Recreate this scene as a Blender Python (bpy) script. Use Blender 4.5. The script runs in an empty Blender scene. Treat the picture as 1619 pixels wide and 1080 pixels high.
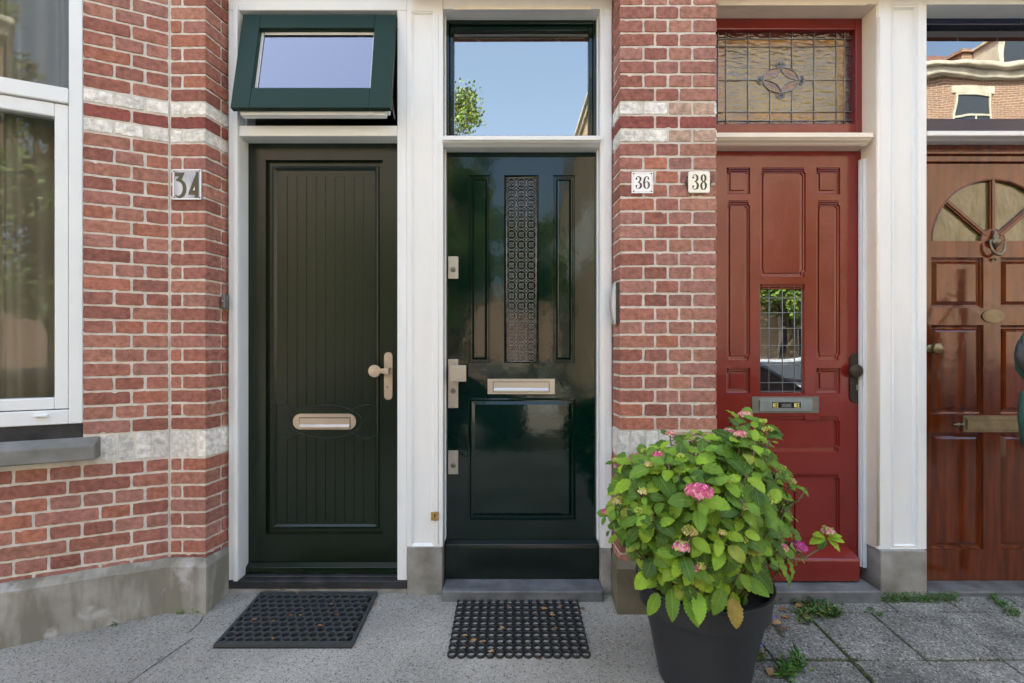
import bpy, math, random
import numpy as np
from mathutils import Vector, Matrix
R = math.radians
random.seed(11)
rnd = random.random
def ru(a, b): return a + (b - a) * random.random()

# ------------------------------------------------------------------ camera, sky, sun, exposure
scene = bpy.context.scene
F_PX, HOR, EYE = 740.0, 550.0, 1.19          # focal length and horizon in photo pixels (1619 wide), eye height in m
cam_d = bpy.data.cameras.new("camera"); cam = bpy.data.objects.new("camera", cam_d)
scene.collection.objects.link(cam); scene.camera = cam
cam_d.sensor_width = 36; cam_d.lens = 36 * F_PX / 1619.0
cam_d.shift_y = (HOR - 540) / 1619.0
cam_d.clip_start = 0.05; cam_d.clip_end = 500
cam.location = (0, 0, EYE); cam.rotation_euler = (R(90), 0, 0)

SUN_EL, SUN_AZ = 52.0, -30.0                 # sun stands behind the row of doors: the fronts lie in open shade
world = bpy.data.worlds.new("World"); scene.world = world; world.use_nodes = True
wn = world.node_tree.nodes; wl = world.node_tree.links
bg = wn["Background"]; sky = wn.new("ShaderNodeTexSky")
sky.sky_type = 'NISHITA'; sky.sun_disc = False
sky.sun_elevation = R(SUN_EL); sky.sun_rotation = R(SUN_AZ)
sky.air_density = 1.0; sky.dust_density = 7.0; sky.ozone_density = 0.7
wl.new(sky.outputs[0], bg.inputs[0]); bg.inputs[1].default_value = 0.15
sun_d = bpy.data.lights.new("sun", 'SUN'); sun = bpy.data.objects.new("sun", sun_d)
scene.collection.objects.link(sun)
sun_d.energy = 5.0; sun_d.angle = R(0.5); sun_d.color = (1.0, 0.985, 0.90)
sdir = Vector((math.sin(R(SUN_AZ)) * math.cos(R(SUN_EL)), math.cos(R(SUN_AZ)) * math.cos(R(SUN_EL)), math.sin(R(SUN_EL))))
sun.rotation_euler = sdir.to_track_quat('Z', 'Y').to_euler(); sun.location = sdir * 30
vs = scene.view_settings
vs.view_transform = 'Standard'; vs.look = 'None'; vs.gamma = 1.0; vs.use_curve_mapping = False
vs.use_white_balance = True; vs.white_balance_temperature = 6500; vs.white_balance_tint = 3
vs.exposure = 2.58
scene.cycles.use_denoising = True
scene.cycles.max_bounces = 8; scene.cycles.diffuse_bounces = 4; scene.cycles.glossy_bounces = 4
scene.cycles.transparent_max_bounces = 12; scene.cycles.sample_clamp_indirect = 6
scene.cycles.caustics_reflective = False; scene.cycles.caustics_refractive = False

# ------------------------------------------------------------------ helpers
C = scene.collection
def xd(px, d): return (px - 809.5) * d / F_PX
def zd(py, d): return EYE + (HOR - py) * d / F_PX
def gz(y): return -(2.28 - y) * 0.08 if y > -2.2 else -0.358       # ground height: the pavement falls gently to the street

class MB:
    def __init__(s): s.v = []; s.f = []; s.m = []; s.c = []; s.uv = None; s.cm = 0; s.cc = (1, 1, 1)
    def V(s, p): s.v.append(tuple(p)); return len(s.v) - 1
    def F(s, idx): s.f.append(tuple(idx)); s.m.append(s.cm); s.c.append(s.cc)
    def quad(s, a, b, c, d): s.F([s.V(a), s.V(b), s.V(c), s.V(d)])
    def poly(s, pts): s.F([s.V(p) for p in pts])
    def box(s, x0, x1, y0, y1, z0, z1):
        if x0 > x1: x0, x1 = x1, x0
        if y0 > y1: y0, y1 = y1, y0
        if z0 > z1: z0, z1 = z1, z0
        i = len(s.v)
        s.v += [(x0,y0,z0),(x1,y0,z0),(x1,y1,z0),(x0,y1,z0),(x0,y0,z1),(x1,y0,z1),(x1,y1,z1),(x0,y1,z1)]
        for f in ((0,3,2,1),(4,5,6,7),(0,1,5,4),(1,2,6,5),(2,3,7,6),(3,0,4,7)): s.F([i + k for k in f])
    def prism(s, pts, a, b):
        """pts: list of 3D points of one end; a->b offset vector of the other end"""
        n = len(pts); off = Vector(b) - Vector(a)
        i0 = [s.V(p) for p in pts]; i1 = [s.V(Vector(p) + off) for p in pts]
        s.F(i0[::-1]); s.F(i1)
        for k in range(n):
            q = (k + 1) % n; s.F([i0[k], i0[q], i1[q], i1[k]])
    def zprism(s, xy, z0, z1): s.prism([(x, y, z0) for x, y in xy], (0,0,0), (0,0,z1 - z0))
    def yprism(s, xz, y0, y1):       # outline in XZ, front at y0 (towards the camera), back at y1
        n = len(xz); i0 = [s.V((x, y0, z)) for x, z in xz]; i1 = [s.V((x, y1, z)) for x, z in xz]
        s.F(i0); s.F(i1[::-1])
        for k in range(n):
            q = (k + 1) % n; s.F([i0[q], i0[k], i1[k], i1[q]])
    def rings(s, rings, cap0=False, cap1=True, closed=True):
        prev = None
        for r in rings:
            idx = [s.V(p) for p in r]
            if prev is None:
                if cap0: s.F(idx[::-1])
            else:
                n = len(idx)
                for k in range(n if closed else n - 1):
                    q = (k + 1) % n; s.F([prev[k], prev[q], idx[q], idx[k]])
            prev = idx
        if cap1: s.F(prev)
    def tube(s, pts, r, n=6, caps=True):
        pts = [Vector(p) for p in pts]; rs = r if isinstance(r, (list, tuple)) else [r] * len(pts)
        out = []; up = None
        for i, p in enumerate(pts):
            d = (pts[min(i + 1, len(pts) - 1)] - pts[max(i - 1, 0)])
            d = d.normalized() if d.length > 1e-9 else Vector((0,0,1))
            if up is None: up = d.orthogonal().normalized()
            up = (up - d * up.dot(d)); up = up.normalized() if up.length > 1e-6 else d.orthogonal().normalized()
            w = d.cross(up)
            out.append([p + (up * math.cos(2*math.pi*k/n) + w * math.sin(2*math.pi*k/n)) * rs[i] for k in range(n)])
        s.rings(out, cap0=caps, cap1=caps)
    def lathe(s, c, axis, prof, n=24, cap0=False, cap1=False):
        """prof: list of (radius, height along axis)"""
        ax = Vector(axis).normalized(); u = ax.orthogonal().normalized(); w = ax.cross(u); c = Vector(c)
        s.rings([[c + ax * h + (u * math.cos(2*math.pi*k/n) + w * math.sin(2*math.pi*k/n)) * max(r, 1e-5) for k in range(n)] for r, h in prof], cap0, cap1)
    def ball(s, c, r, nu=10, nv=7, sc=(1,1,1)):
        c = Vector(c)
        rr = []
        for j in range(nv + 1):
            t = math.pi * j / nv
            rr.append([(c.x + sc[0]*r*math.sin(t)*math.cos(2*math.pi*k/nu) , c.y + sc[1]*r*math.sin(t)*math.sin(2*math.pi*k/nu), c.z - sc[2]*r*math.cos(t)) for k in range(nu)])
        s.rings(rr, False, False)
    def warp(s, fn): s.v = [tuple(fn(*p)) for p in s.v]; return s
    def build(s, name, mats, parent=None, smooth=False, bevel=0, bseg=2, angle=35):
        me = bpy.data.meshes.new(name)
        me.from_pydata(s.v, [], s.f); me.update()
        mats = mats if isinstance(mats, (list, tuple)) else [mats]
        for m in mats: me.materials.append(m)
        if len(mats) > 1: me.polygons.foreach_set("material_index", s.m)
        if any(c != (1,1,1) for c in s.c):
            ca = me.color_attributes.new("Col", 'FLOAT_COLOR', 'CORNER')
            arr = np.repeat(np.array([tuple(c) + (1.0,) for c in s.c], dtype=np.float32), [len(f) for f in s.f], axis=0)
            ca.data.foreach_set("color", arr.ravel())
        if s.uv:
            ul = me.uv_layers.new(name="UVMap")
            ul.data.foreach_set("uv", np.array([s.uv[i] for f in s.f for i in f], dtype=np.float32).ravel())
        if smooth: me.polygons.foreach_set("use_smooth", [True] * len(me.polygons))
        o = bpy.data.objects.new(name, me); C.objects.link(o)
        if bevel:
            b = o.modifiers.new("bevel", 'BEVEL'); b.width = bevel; b.segments = bseg; b.limit_method = 'ANGLE'; b.angle_limit = R(angle)
            b.harden_normals = False
        if parent:
            o.parent = parent
            if parent.type == 'EMPTY': o.matrix_parent_inverse = Matrix.Translation(-parent.location)
        return o
def tag(o, label=None, cat=None, group=None, kind=None):
    if label: o["label"] = label
    if cat: o["category"] = cat
    if group: o["group"] = group
    if kind: o["kind"] = kind
    return o
def thing(name, loc, label, cat, group=None):
    o = bpy.data.objects.new(name, None); C.objects.link(o); o.location = loc; o.empty_display_size = 0.1
    return tag(o, label, cat, group)

# ------------------------------------------------------------------ materials
def mat(name, base=(0.5,0.5,0.5), rough=0.5, metal=0.0, noise=None, bump=None, attr=False, coat=0.0, spec=0.5, coord='Object', stretch=None, col2=None, coat_rough=0.03, rough2=None):
    """noise=(scale, detail, amount) varies the colour; bump=(scale, strength, distance)"""
    m = bpy.data.materials.new(name); m.use_nodes = True
    n = m.node_tree.nodes; l = m.node_tree.links; b = n["Principled BSDF"]
    b.inputs["Roughness"].default_value = rough; b.inputs["Metallic"].default_value = metal
    b.inputs["Coat Weight"].default_value = coat; b.inputs["Coat Roughness"].default_value = coat_rough
    b.inputs["Specular IOR Level"].default_value = spec
    tc = n.new("ShaderNodeTexCoord"); mp = n.new("ShaderNodeMapping"); l.new(tc.outputs[coord], mp.inputs[0])
    if stretch: mp.inputs["Scale"].default_value = stretch
    src = None
    if attr:
        a = n.new("ShaderNodeVertexColor"); a.layer_name = "Col"; src = a.outputs[0]
    else:
        rgb = n.new("ShaderNodeRGB"); rgb.outputs[0].default_value = (*base, 1); src = rgb.outputs[0]
    if noise:
        t = n.new("ShaderNodeTexNoise"); t.inputs["Scale"].default_value = noise[0]; t.inputs["Detail"].default_value = noise[1]
        l.new(mp.outputs[0], t.inputs["Vector"])
        mx = n.new("ShaderNodeMix"); mx.data_type = 'RGBA'; 
        rmp = n.new("ShaderNodeMapRange"); rmp.inputs[1].default_value = 0.3; rmp.inputs[2].default_value = 0.7
        l.new(t.outputs[0], rmp.inputs[0])
        if col2:
            mx.blend_type = 'MIX'; l.new(src, mx.inputs[6]); mx.inputs[7].default_value = (*col2, 1)
            mm = n.new("ShaderNodeMath"); mm.operation = 'MULTIPLY'; mm.inputs[1].default_value = noise[2]
            l.new(rmp.outputs[0], mm.inputs[0]); l.new(mm.outputs[0], mx.inputs[0])
        else:
            mx.blend_type = 'MULTIPLY'; mx.inputs[0].default_value = 1
            r2 = n.new("ShaderNodeMapRange"); r2.inputs[3].default_value = 1 - noise[2]; r2.inputs[4].default_value = 1 + noise[2]
            l.new(rmp.outputs[0], r2.inputs[0]); cb = n.new("ShaderNodeCombineColor")
            for k in range(3): l.new(r2.outputs[0], cb.inputs[k])
            l.new(src, mx.inputs[6]); l.new(cb.outputs[0], mx.inputs[7])
        src = mx.outputs[2]
        if rough2 is not None:
            r3 = n.new("ShaderNodeMapRange"); r3.inputs[3].default_value = rough; r3.inputs[4].default_value = rough2
            l.new(rmp.outputs[0], r3.inputs[0]); l.new(r3.outputs[0], b.inputs["Roughness"])
    l.new(src, b.inputs["Base Color"])
    if bump:
        bl = bump if isinstance(bump, list) else [bump]
        prev = None
        for sc_, st, di in bl:
            t = n.new("ShaderNodeTexNoise"); t.inputs["Scale"].default_value = sc_; t.inputs["Detail"].default_value = 4
            l.new(mp.outputs[0], t.inputs["Vector"])
            bp = n.new("ShaderNodeBump"); bp.inputs["Strength"].default_value = st; bp.inputs["Distance"].default_value = di
            l.new(t.outputs[0], bp.inputs["Height"])
            if prev: l.new(prev.outputs[0], bp.inputs["Normal"])
            prev = bp
        l.new(prev.outputs[0], b.inputs["Normal"])
        if coat: l.new(prev.outputs[0], b.inputs["Coat Normal"])
    m["_src"] = 1
    return m

M = {}
M['brick'] = mat('brick', attr=True, rough=0.9, noise=(45, 10, 0.30), bump=[(160, 0.9, 0.004), (40, 0.7, 0.005)], spec=0.25)
M['mortar'] = mat('mortar', (0.65, 0.615, 0.555), 0.95, noise=(30, 8, 0.13), bump=[(260, 0.7, 0.003), (25, 0.6, 0.006)], spec=0.2)
M['pvc'] = mat('white_pvc', (0.77, 0.80, 0.81), 0.35, noise=(3, 3, 0.03))
M['white'] = mat('white_gloss_paint', (0.80, 0.815, 0.815), 0.22, noise=(5, 8, 0.28), col2=(0.70, 0.695, 0.66), stretch=(3, 3, .5), bump=[(9, 0.3, 0.006), (70, 0.3, 0.002)])
M['cream'] = mat('cream_gloss_paint', (0.80, 0.73, 0.62), 0.25, noise=(6, 6, 0.05), bump=[(9, 0.25, 0.006), (60, 0.12, 0.002)])
M['green_satin'] = mat('dark_green_satin', (0.0038, 0.0110, 0.0040), 0.27, noise=(2.5, 4, 0.10), stretch=(1,1,1), bump=[(300, 0.10, 0.0008)], spec=0.45)
M['green_sash'] = mat('dark_green_sash', (0.012, 0.034, 0.024), 0.42, bump=[(300, 0.10, 0.0008)], spec=0.18)
M['green_gloss'] = mat('dark_green_gloss_paint', (0.0013, 0.0120, 0.0080), 0.04, noise=(3, 6, 0.08), rough2=0.09, bump=[(7, 0.20, 0.006), (120, 0.06, 0.001)], spec=0.5)
M['green_kick'] = mat('worn_green_paint', (0.0025, 0.009, 0.007), 0.28, noise=(14, 8, 0.25), col2=(0.012, 0.018, 0.016), bump=(30, 0.15, 0.002))
M['blue_gloss'] = mat('dark_blue_gloss_paint', (0.008, 0.014, 0.045), 0.15, bump=[(30, 0.1, 0.002)])
M['red'] = mat('red_gloss_paint', (0.185, 0.017, 0.012), 0.15, noise=(4, 6, 0.10), rough2=0.26, bump=[(10, 0.32, 0.006), (55, 0.18, 0.0025), (200, 0.10, 0.001)], coat=0.25, coat_rough=0.08)
M['steel'] = mat('brushed_steel', (0.47, 0.455, 0.42), 0.36, 0.85, noise=(40, 3, 0.06), stretch=(1,1,12), bump=[(200, 0.08, 0.0005)])
M['steel_copper'] = mat('warm_brushed_steel', (0.52, 0.45, 0.375), 0.40, 0.85, noise=(12, 5, 0.12), bump=[(200, 0.08, 0.0005)])
M['aged'] = mat('aged_grey_metal', (0.20, 0.205, 0.20), 0.38, 0.75, noise=(20, 5, 0.18))
M['flap'] = mat('blue_grey_flap_metal', (0.27, 0.32, 0.34), 0.33, 0.6, noise=(20, 5, 0.1))
M['bronze'] = mat('dark_bronze', (0.055, 0.048, 0.042), 0.42, 0.7, noise=(30, 4, 0.2))
M['brass'] = mat('dull_brass', (0.30, 0.225, 0.115), 0.38, 0.8, noise=(30, 5, 0.25))
M['brass_old'] = mat('tarnished_brass', (0.20, 0.17, 0.11), 0.42, 0.75, noise=(25, 5, 0.2))
M['brass_bright'] = mat('brass', (0.62, 0.43, 0.16), 0.3, 0.9, noise=(60, 3, 0.15))
M['iron'] = mat('cast_iron_lacquer', (0.17, 0.165, 0.155), 0.30, 0.6, noise=(60, 3, 0.2))
M['black'] = mat('black_plastic', (0.012, 0.012, 0.013), 0.35)
M['black_dusty'] = mat('black_threshold', (0.016, 0.018, 0.022), 0.35, noise=(14, 6, 0.5), col2=(0.08,0.08,0.085), bump=(80, 0.2, 0.001))
M['grey_plastic'] = mat('grey_plastic', (0.30, 0.30, 0.30), 0.35)
M['lightgrey'] = mat('pale_grey_plastic', (0.62, 0.60, 0.57), 0.35)
M['rubber'] = mat('black_rubber', (0.016, 0.018, 0.019), 0.55, noise=(30, 6, 0.3), col2=(0.05, 0.048, 0.042), bump=(150, 0.3, 0.001))
M['rubber_green'] = mat('charcoal_rubber', (0.034, 0.042, 0.045), 0.6, noise=(25, 6, 0.5), col2=(0.05, 0.05, 0.044), bump=(150, 0.3, 0.001))
M['pot'] = mat('dark_grey_pot_plastic', (0.018, 0.019, 0.022), 0.42, noise=(5, 8, 0.5), col2=(0.032, 0.033, 0.036), bump=(220, 0.12, 0.0006))
M['soil'] = mat('soil', (0.03, 0.022, 0.015), 0.95, noise=(40, 6, 0.4), bump=(60, 1.0, 0.01))
M['bluestone'] = mat('bluestone', (0.19, 0.20, 0.205), 0.5, noise=(11, 12, 1.0), col2=(0.075, 0.08, 0.085), bump=[(60, 0.35, 0.003)])
M['enamel'] = mat('white_enamel', (0.83, 0.84, 0.86), 0.12, coat=0.5)
M['enamel_cream'] = mat('ivory_enamel', (0.82, 0.79, 0.71), 0.12, coat=0.5)
M['ink'] = mat('black_enamel', (0.012, 0.012, 0.014), 0.2)
M['olive'] = mat('olive_paint', (0.055, 0.050, 0.026), 0.4)
M['mirror'] = mat('smeared_silver_paint', (0.66, 0.68, 0.72), 0.4, 0.1, noise=(22, 3, 0.9), col2=(0.20, 0.22, 0.27), stretch=(1,1,0.3))
M['yellow'] = mat('yellow_print', (0.85, 0.75, 0.22), 0.4)
M['lead'] = mat('lead_came', (0.30, 0.325, 0.35), 0.5, 0.2, noise=(60, 3, 0.2))
M['teal'] = mat('green_canvas', (0.018, 0.072, 0.055), 0.75, noise=(6, 4, 0.1), bump=(400, 0.3, 0.0008))
M['stem'] = mat('hydrangea_stem', (0.13, 0.10, 0.045), 0.7, noise=(30, 4, 0.3))
M['trunk'] = mat('tree_bark', (0.11, 0.085, 0.06), 0.9, noise=(12, 6, 0.4), stretch=(1,1,0.2), bump=(20, 0.8, 0.03))
M['petal'] = mat('petal', attr=True, rough=0.6, spec=0.2)
M['deadleaf'] = mat('dead_leaf', attr=True, rough=0.8, spec=0.2, noise=(80, 4, 0.25))
M['asphalt'] = mat('asphalt', (0.055, 0.055, 0.056), 0.9, noise=(120, 4, 0.3), bump=(150, 0.5, 0.004))
M['clinker'] = mat('street_clinker', (0.19, 0.165, 0.14), 0.9, noise=(14, 6, 0.35), bump=(60, 0.6, 0.006))
M['kerbstone'] = mat('kerbstone', (0.30, 0.295, 0.285), 0.85, noise=(20, 5, 0.15), bump=(80, 0.4, 0.003))
M['rooftile'] = mat('roof_tile', (0.12, 0.05, 0.035), 0.8, noise=(6, 4, 0.3))
M['carblue'] = mat('dark_car_paint', (0.02, 0.03, 0.06), 0.2, coat=1.0)
M['carsilver'] = mat('silver_car_paint', (0.45, 0.46, 0.48), 0.25, 0.4, coat=1.0)
M['wallin'] = mat('inside_wall', (0.28, 0.24, 0.19), 0.9)
M['cornice'] = mat('shaded_cornice_paint', (0.46, 0.42, 0.34), 0.7, noise=(3, 6, 0.25))  # base darkened: the cornice's shade is put into the colour
M['hall'] = mat('hall_wall', (0.16, 0.15, 0.13), 0.9)

def nodes_of(m): return m.node_tree.nodes, m.node_tree.links, m.node_tree.nodes["Principled BSDF"]

def wood_mat():
    m = mat('varnished_wood', (0.15, 0.030, 0.006), 0.14, noise=(5, 8, 0.9), col2=(0.055, 0.012, 0.003), stretch=(7, 7, 0.7), bump=None, coat=0.3, coat_rough=0.05)
    n, l, b = nodes_of(m)
    tc = n.new("ShaderNodeTexCoord"); t = n.new("ShaderNodeTexNoise"); t.inputs["Scale"].default_value = 14; t.inputs["Detail"].default_value = 4
    l.new(tc.outputs['Object'], t.inputs[0]); bp = n.new("ShaderNodeBump"); bp.inputs[0].default_value = 0.3; bp.inputs[1].default_value = 0.004
    l.new(t.outputs[0], bp.inputs["Height"]); l.new(bp.outputs[0], b.inputs["Normal"]); l.new(bp.outputs[0], b.inputs["Coat Normal"])
    return m
M['wood'] = wood_mat()

def plinth_mat():
    m = mat('stained_render', (0.32, 0.31, 0.275), 0.9, noise=(9, 8, 0.22), bump=[(140, 0.5, 0.002), (14, 0.5, 0.008)], spec=0.25)
    n, l, b = nodes_of(m)
    src = b.inputs["Base Color"].links[0].from_socket
    tc = n.new("ShaderNodeTexCoord"); 
    # run-down dirt streaks and moss with shapes of their own
    mp = n.new("ShaderNodeMapping"); mp.inputs["Scale"].default_value = (9, 9, 2.2); l.new(tc.outputs['Object'], mp.inputs[0])
    t = n.new("ShaderNodeTexNoise"); t.inputs["Scale"].default_value = 1.6; t.inputs["Detail"].default_value = 5; l.new(mp.outputs[0], t.inputs[0])
    r = n.new("ShaderNodeValToRGB"); r.color_ramp.elements[0].position = 0.40; r.color_ramp.elements[1].position = 0.56; l.new(t.outputs[0], r.inputs[0])
    mx = n.new("ShaderNodeMix"); mx.data_type = 'RGBA'; l.new(src, mx.inputs[6]); mx.inputs[7].default_value = (0.17, 0.163, 0.125, 1)
    mu = n.new("ShaderNodeMath"); mu.operation = 'MULTIPLY'; mu.inputs[1].default_value = 0.75; l.new(r.outputs[0], mu.inputs[0]); l.new(mu.outputs[0], mx.inputs[0])
    t2 = n.new("ShaderNodeTexNoise"); t2.inputs["Scale"].default_value = 7; t2.inputs["Detail"].default_value = 8; l.new(tc.outputs['Object'], t2.inputs[0])
    r2 = n.new("ShaderNodeValToRGB"); r2.color_ramp.elements[0].position = 0.62; r2.color_ramp.elements[1].position = 0.70; l.new(t2.outputs[0], r2.inputs[0])
    mx2 = n.new("ShaderNodeMix"); mx2.data_type = 'RGBA'; l.new(mx.outputs[2], mx2.inputs[6]); mx2.inputs[7].default_value = (0.42, 0.41, 0.40, 1); l.new(r2.outputs[0], mx2.inputs[0])
    l.new(mx2.outputs[2], b.inputs["Base Color"])
    return m
M['plinth'] = plinth_mat()
M['plinth_brown'] = mat('brown_stained_render', (0.20, 0.18, 0.13), 0.9, noise=(8, 8, 0.7), col2=(0.10,0.085,0.05), bump=[(140, 0.5, 0.002), (14, 0.5, 0.008)], spec=0.25)
M['stonebase'] = mat('grey_hard_stone', (0.36, 0.355, 0.335), 0.8, noise=(9, 12, 1.0), col2=(0.17, 0.16, 0.135), bump=[(120, 0.5, 0.002), (18, 0.4, 0.006)], spec=0.3)
M['sill'] = mat('sill_stone', (0.25, 0.25, 0.235), 0.8, noise=(9, 9, 0.7), col2=(0.10, 0.10, 0.085), bump=[(120, 0.5, 0.002)], spec=0.3)

def aggregate(name, base, dark, light, scale=150, amount=1.0, patch=(0.75, 1.15), ps=3.2):
    m = mat(name, base, 0.9, bump=[(scale * 1.6, 0.7, 0.003), (9, 0.4, 0.01)], spec=0.25)
    n, l, b = nodes_of(m); tc = n.new("ShaderNodeTexCoord")
    v = n.new("ShaderNodeTexVoronoi"); v.inputs["Scale"].default_value = scale; l.new(tc.outputs['Object'], v.inputs["Vector"])
    sp = n.new("ShaderNodeSeparateColor"); l.new(v.outputs["Color"], sp.inputs[0])
    r = n.new("ShaderNodeValToRGB"); cr = r.color_ramp; cr.interpolation = 'LINEAR'
    cr.elements[0].position = 0.0; cr.elements[0].color = (*dark, 1); cr.elements[1].position = 1.0; cr.elements[1].color = (*light, 1)
    for p, c in ((0.06, dark), (0.11, base), (0.72, tuple(x * 1.12 for x in base)), (0.9, light)):
        e = cr.elements.new(p); e.color = (*c, 1)
    l.new(sp.outputs[0], r.inputs[0])
    v2 = n.new("ShaderNodeTexNoise"); v2.inputs["Scale"].default_value = ps; v2.inputs["Detail"].default_value = 9; l.new(tc.outputs['Object'], v2.inputs[0])
    mr = n.new("ShaderNodeMapRange"); mr.inputs[1].default_value = 0.3; mr.inputs[2].default_value = 0.7; mr.inputs[3].default_value = patch[0]; mr.inputs[4].default_value = patch[1]
    l.new(v2.outputs[0], mr.inputs[0]); cb = n.new("ShaderNodeCombineColor")
    for k in range(3): l.new(mr.outputs[0], cb.inputs[k])
    mx = n.new("ShaderNodeMix"); mx.data_type = 'RGBA'; mx.blend_type = 'MULTIPLY'; mx.inputs[0].default_value = 1
    l.new(r.outputs[0], mx.inputs[6]); l.new(cb.outputs[0], mx.inputs[7]); l.new(mx.outputs[2], b.inputs["Base Color"])
    return m
M['apron'] = aggregate('washed_concrete', (0.305, 0.293, 0.258), (0.14, 0.135, 0.12), (0.42, 0.41, 0.375), 230, patch=(0.66, 1.12), ps=2.0)
M['slab'] = aggregate('concrete_slab', (0.165, 0.165, 0.145), (0.055, 0.055, 0.045), (0.33, 0.325, 0.30), 170, patch=(0.55, 1.3), ps=5)

def glass(name, ior=2.0, tint=(0.9, 0.93, 0.92), wave=None, refl=(1,1,1)):
    m = bpy.data.materials.new(name); m.use_nodes = True; n = m.node_tree.nodes; l = m.node_tree.links
    n.remove(n["Principled BSDF"]); out = n["Material Output"]
    tr = n.new("ShaderNodeBsdfTransparent"); tr.inputs[0].default_value = (*tint, 1)
    gl = n.new("ShaderNodeBsdfGlossy"); gl.inputs["Roughness"].default_value = 0.0; gl.inputs[0].default_value = (*refl, 1)
    fr = n.new("ShaderNodeFresnel"); fr.inputs[0].default_value = ior
    mx = n.new("ShaderNodeMixShader"); l.new(fr.outputs[0], mx.inputs[0]); l.new(tr.outputs[0], mx.inputs[1]); l.new(gl.outputs[0], mx.inputs[2])
    l.new(mx.outputs[0], out.inputs[0])
    if wave:
        tc = n.new("ShaderNodeTexCoord"); t = n.new("ShaderNodeTexNoise"); t.inputs["Scale"].default_value = wave[0]; t.inputs["Detail"].default_value = 1
        l.new(tc.outputs['Object'], t.inputs[0]); bp = n.new("ShaderNodeBump"); bp.inputs[0].default_value = 1; bp.inputs[1].default_value = wave[1]
        l.new(t.outputs[0], bp.inputs["Height"]); l.new(bp.outputs[0], gl.inputs["Normal"])
    return m
M['glass'] = glass('window_glass', 4.3, refl=(1, .97, .90), wave=(1.2, 0.0012))
M['glass_coated'] = glass('coated_window_glass', 3.6, refl=(0.92, 0.87, 0.95), wave=(1.0, 0.0008))
M['glass_old'] = glass('wavy_old_glass', 2.9, wave=(3.6, 0.0009))
M['glass_bay'] = glass('bay_window_glass', 1.36, wave=(1.5, 0.0008))

def textured_glass(name, base, rough=0.12, scale=38, dist=0.006, stretch=(0.55, 1, 1.5), spec=0.9, coat=0.6):
    m = mat(name, base, rough, noise=(6, 3, 0.25), spec=spec, coat=coat)
    n, l, b = nodes_of(m); tc = n.new("ShaderNodeTexCoord"); mp = n.new("ShaderNodeMapping"); mp.inputs["Scale"].default_value = stretch
    l.new(tc.outputs['Object'], mp.inputs[0]); t = n.new("ShaderNodeTexNoise"); t.inputs["Scale"].default_value = scale; t.inputs["Detail"].default_value = 2
    l.new(mp.outputs[0], t.inputs[0]); bp = n.new("ShaderNodeBump"); bp.inputs[0].default_value = 1; bp.inputs[1].default_value = dist
    l.new(t.outputs[0], bp.inputs["Height"]); l.new(bp.outputs[0], b.inputs["Normal"]); l.new(bp.outputs[0], b.inputs["Coat Normal"])
    return m
M['tg_amber'] = textured_glass('amber_hammered_glass', (0.19, 0.13, 0.035), coat=0.8)
M['tg_orange'] = textured_glass('orange_hammered_glass', (0.25, 0.12, 0.015))
M['tg_maroon'] = textured_glass('maroon_hammered_glass', (0.07, 0.022, 0.018))
M['tg_violet'] = textured_glass('violet_glass', (0.03, 0.02, 0.06))
M['tg_rust'] = textured_glass('rust_glass', (0.17, 0.075, 0.022))
M['tg_fan'] = textured_glass('figured_olive_glass', (0.10, 0.095, 0.035), rough=0.16, scale=13, dist=0.010, stretch=(1, 1, 0.6), coat=0.2)

def leaf_mat(name, trans=0.3):
    m = mat(name, attr=True, rough=0.45, noise=(25, 4, 0.15), spec=0.27)
    n, l, b = nodes_of(m); out = n["Material Output"]
    src = b.inputs["Base Color"].links[0].from_socket
    uv = n.new("ShaderNodeUVMap"); sp = n.new("ShaderNodeSeparateXYZ"); l.new(uv.outputs[0], sp.inputs[0])
    def mth(op, a, b_=None, clamp=False):
        x = n.new("ShaderNodeMath"); x.operation = op; x.use_clamp = clamp
        for i, q in enumerate((a, b_)):
            if q is None: continue
            if isinstance(q, (int, float)): x.inputs[i].default_value = q
            else: l.new(q, x.inputs[i])
        return x.outputs[0]
    a = mth('ABSOLUTE', mth('SUBTRACT', sp.outputs[0], 0.5))
    mid = mth('SUBTRACT', 1.0, mth('MULTIPLY', a, 28), True)
    ph = mth('MULTIPLY', mth('SUBTRACT', mth('MULTIPLY', sp.outputs[1], 8.0), mth('MULTIPLY', a, 6.0)), 6.2832)
    side = mth('POWER', mth('MAXIMUM', mth('COSINE', ph), 0.0), 10.0)
    vein = mth('MAXIMUM', mid, mth('MULTIPLY', side, 0.6), True)
    mx = n.new("ShaderNodeMix"); mx.data_type = 'RGBA'; l.new(mth('MULTIPLY', vein, 0.6), mx.inputs[0]); l.new(src, mx.inputs[6]); mx.inputs[7].default_value = (0.36, 0.50, 0.12, 1)
    l.new(mx.outputs[2], b.inputs["Base Color"])
    bp = n.new("ShaderNodeBump"); bp.inputs[0].default_value = 0.6; bp.inputs[1].default_value = 0.002; bp.invert = True; l.new(vein, bp.inputs["Height"]); l.new(bp.outputs[0], b.inputs["Normal"])
    tl = n.new("ShaderNodeBsdfTranslucent"); hs = n.new("ShaderNodeHueSaturation"); hs.inputs[0].default_value = 0.485; hs.inputs[2].default_value = 1.5
    l.new(mx.outputs[2], hs.inputs[4]); l.new(hs.outputs[0], tl.inputs[0])
    ms = n.new("ShaderNodeMixShader"); ms.inputs[0].default_value = trans; l.new(b.outputs[0], ms.inputs[1]); l.new(tl.outputs[0], ms.inputs[2]); l.new(ms.outputs[0], out.inputs[0])
    return m
M['leaf'] = leaf_mat('hydrangea_leaf', 0.2)
M['weed'] = mat('weed_leaf', attr=True, rough=0.55, spec=0.3)
M['treeleaf'] = mat('tree_leaf', attr=True, rough=0.5, spec=0.3)

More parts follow.
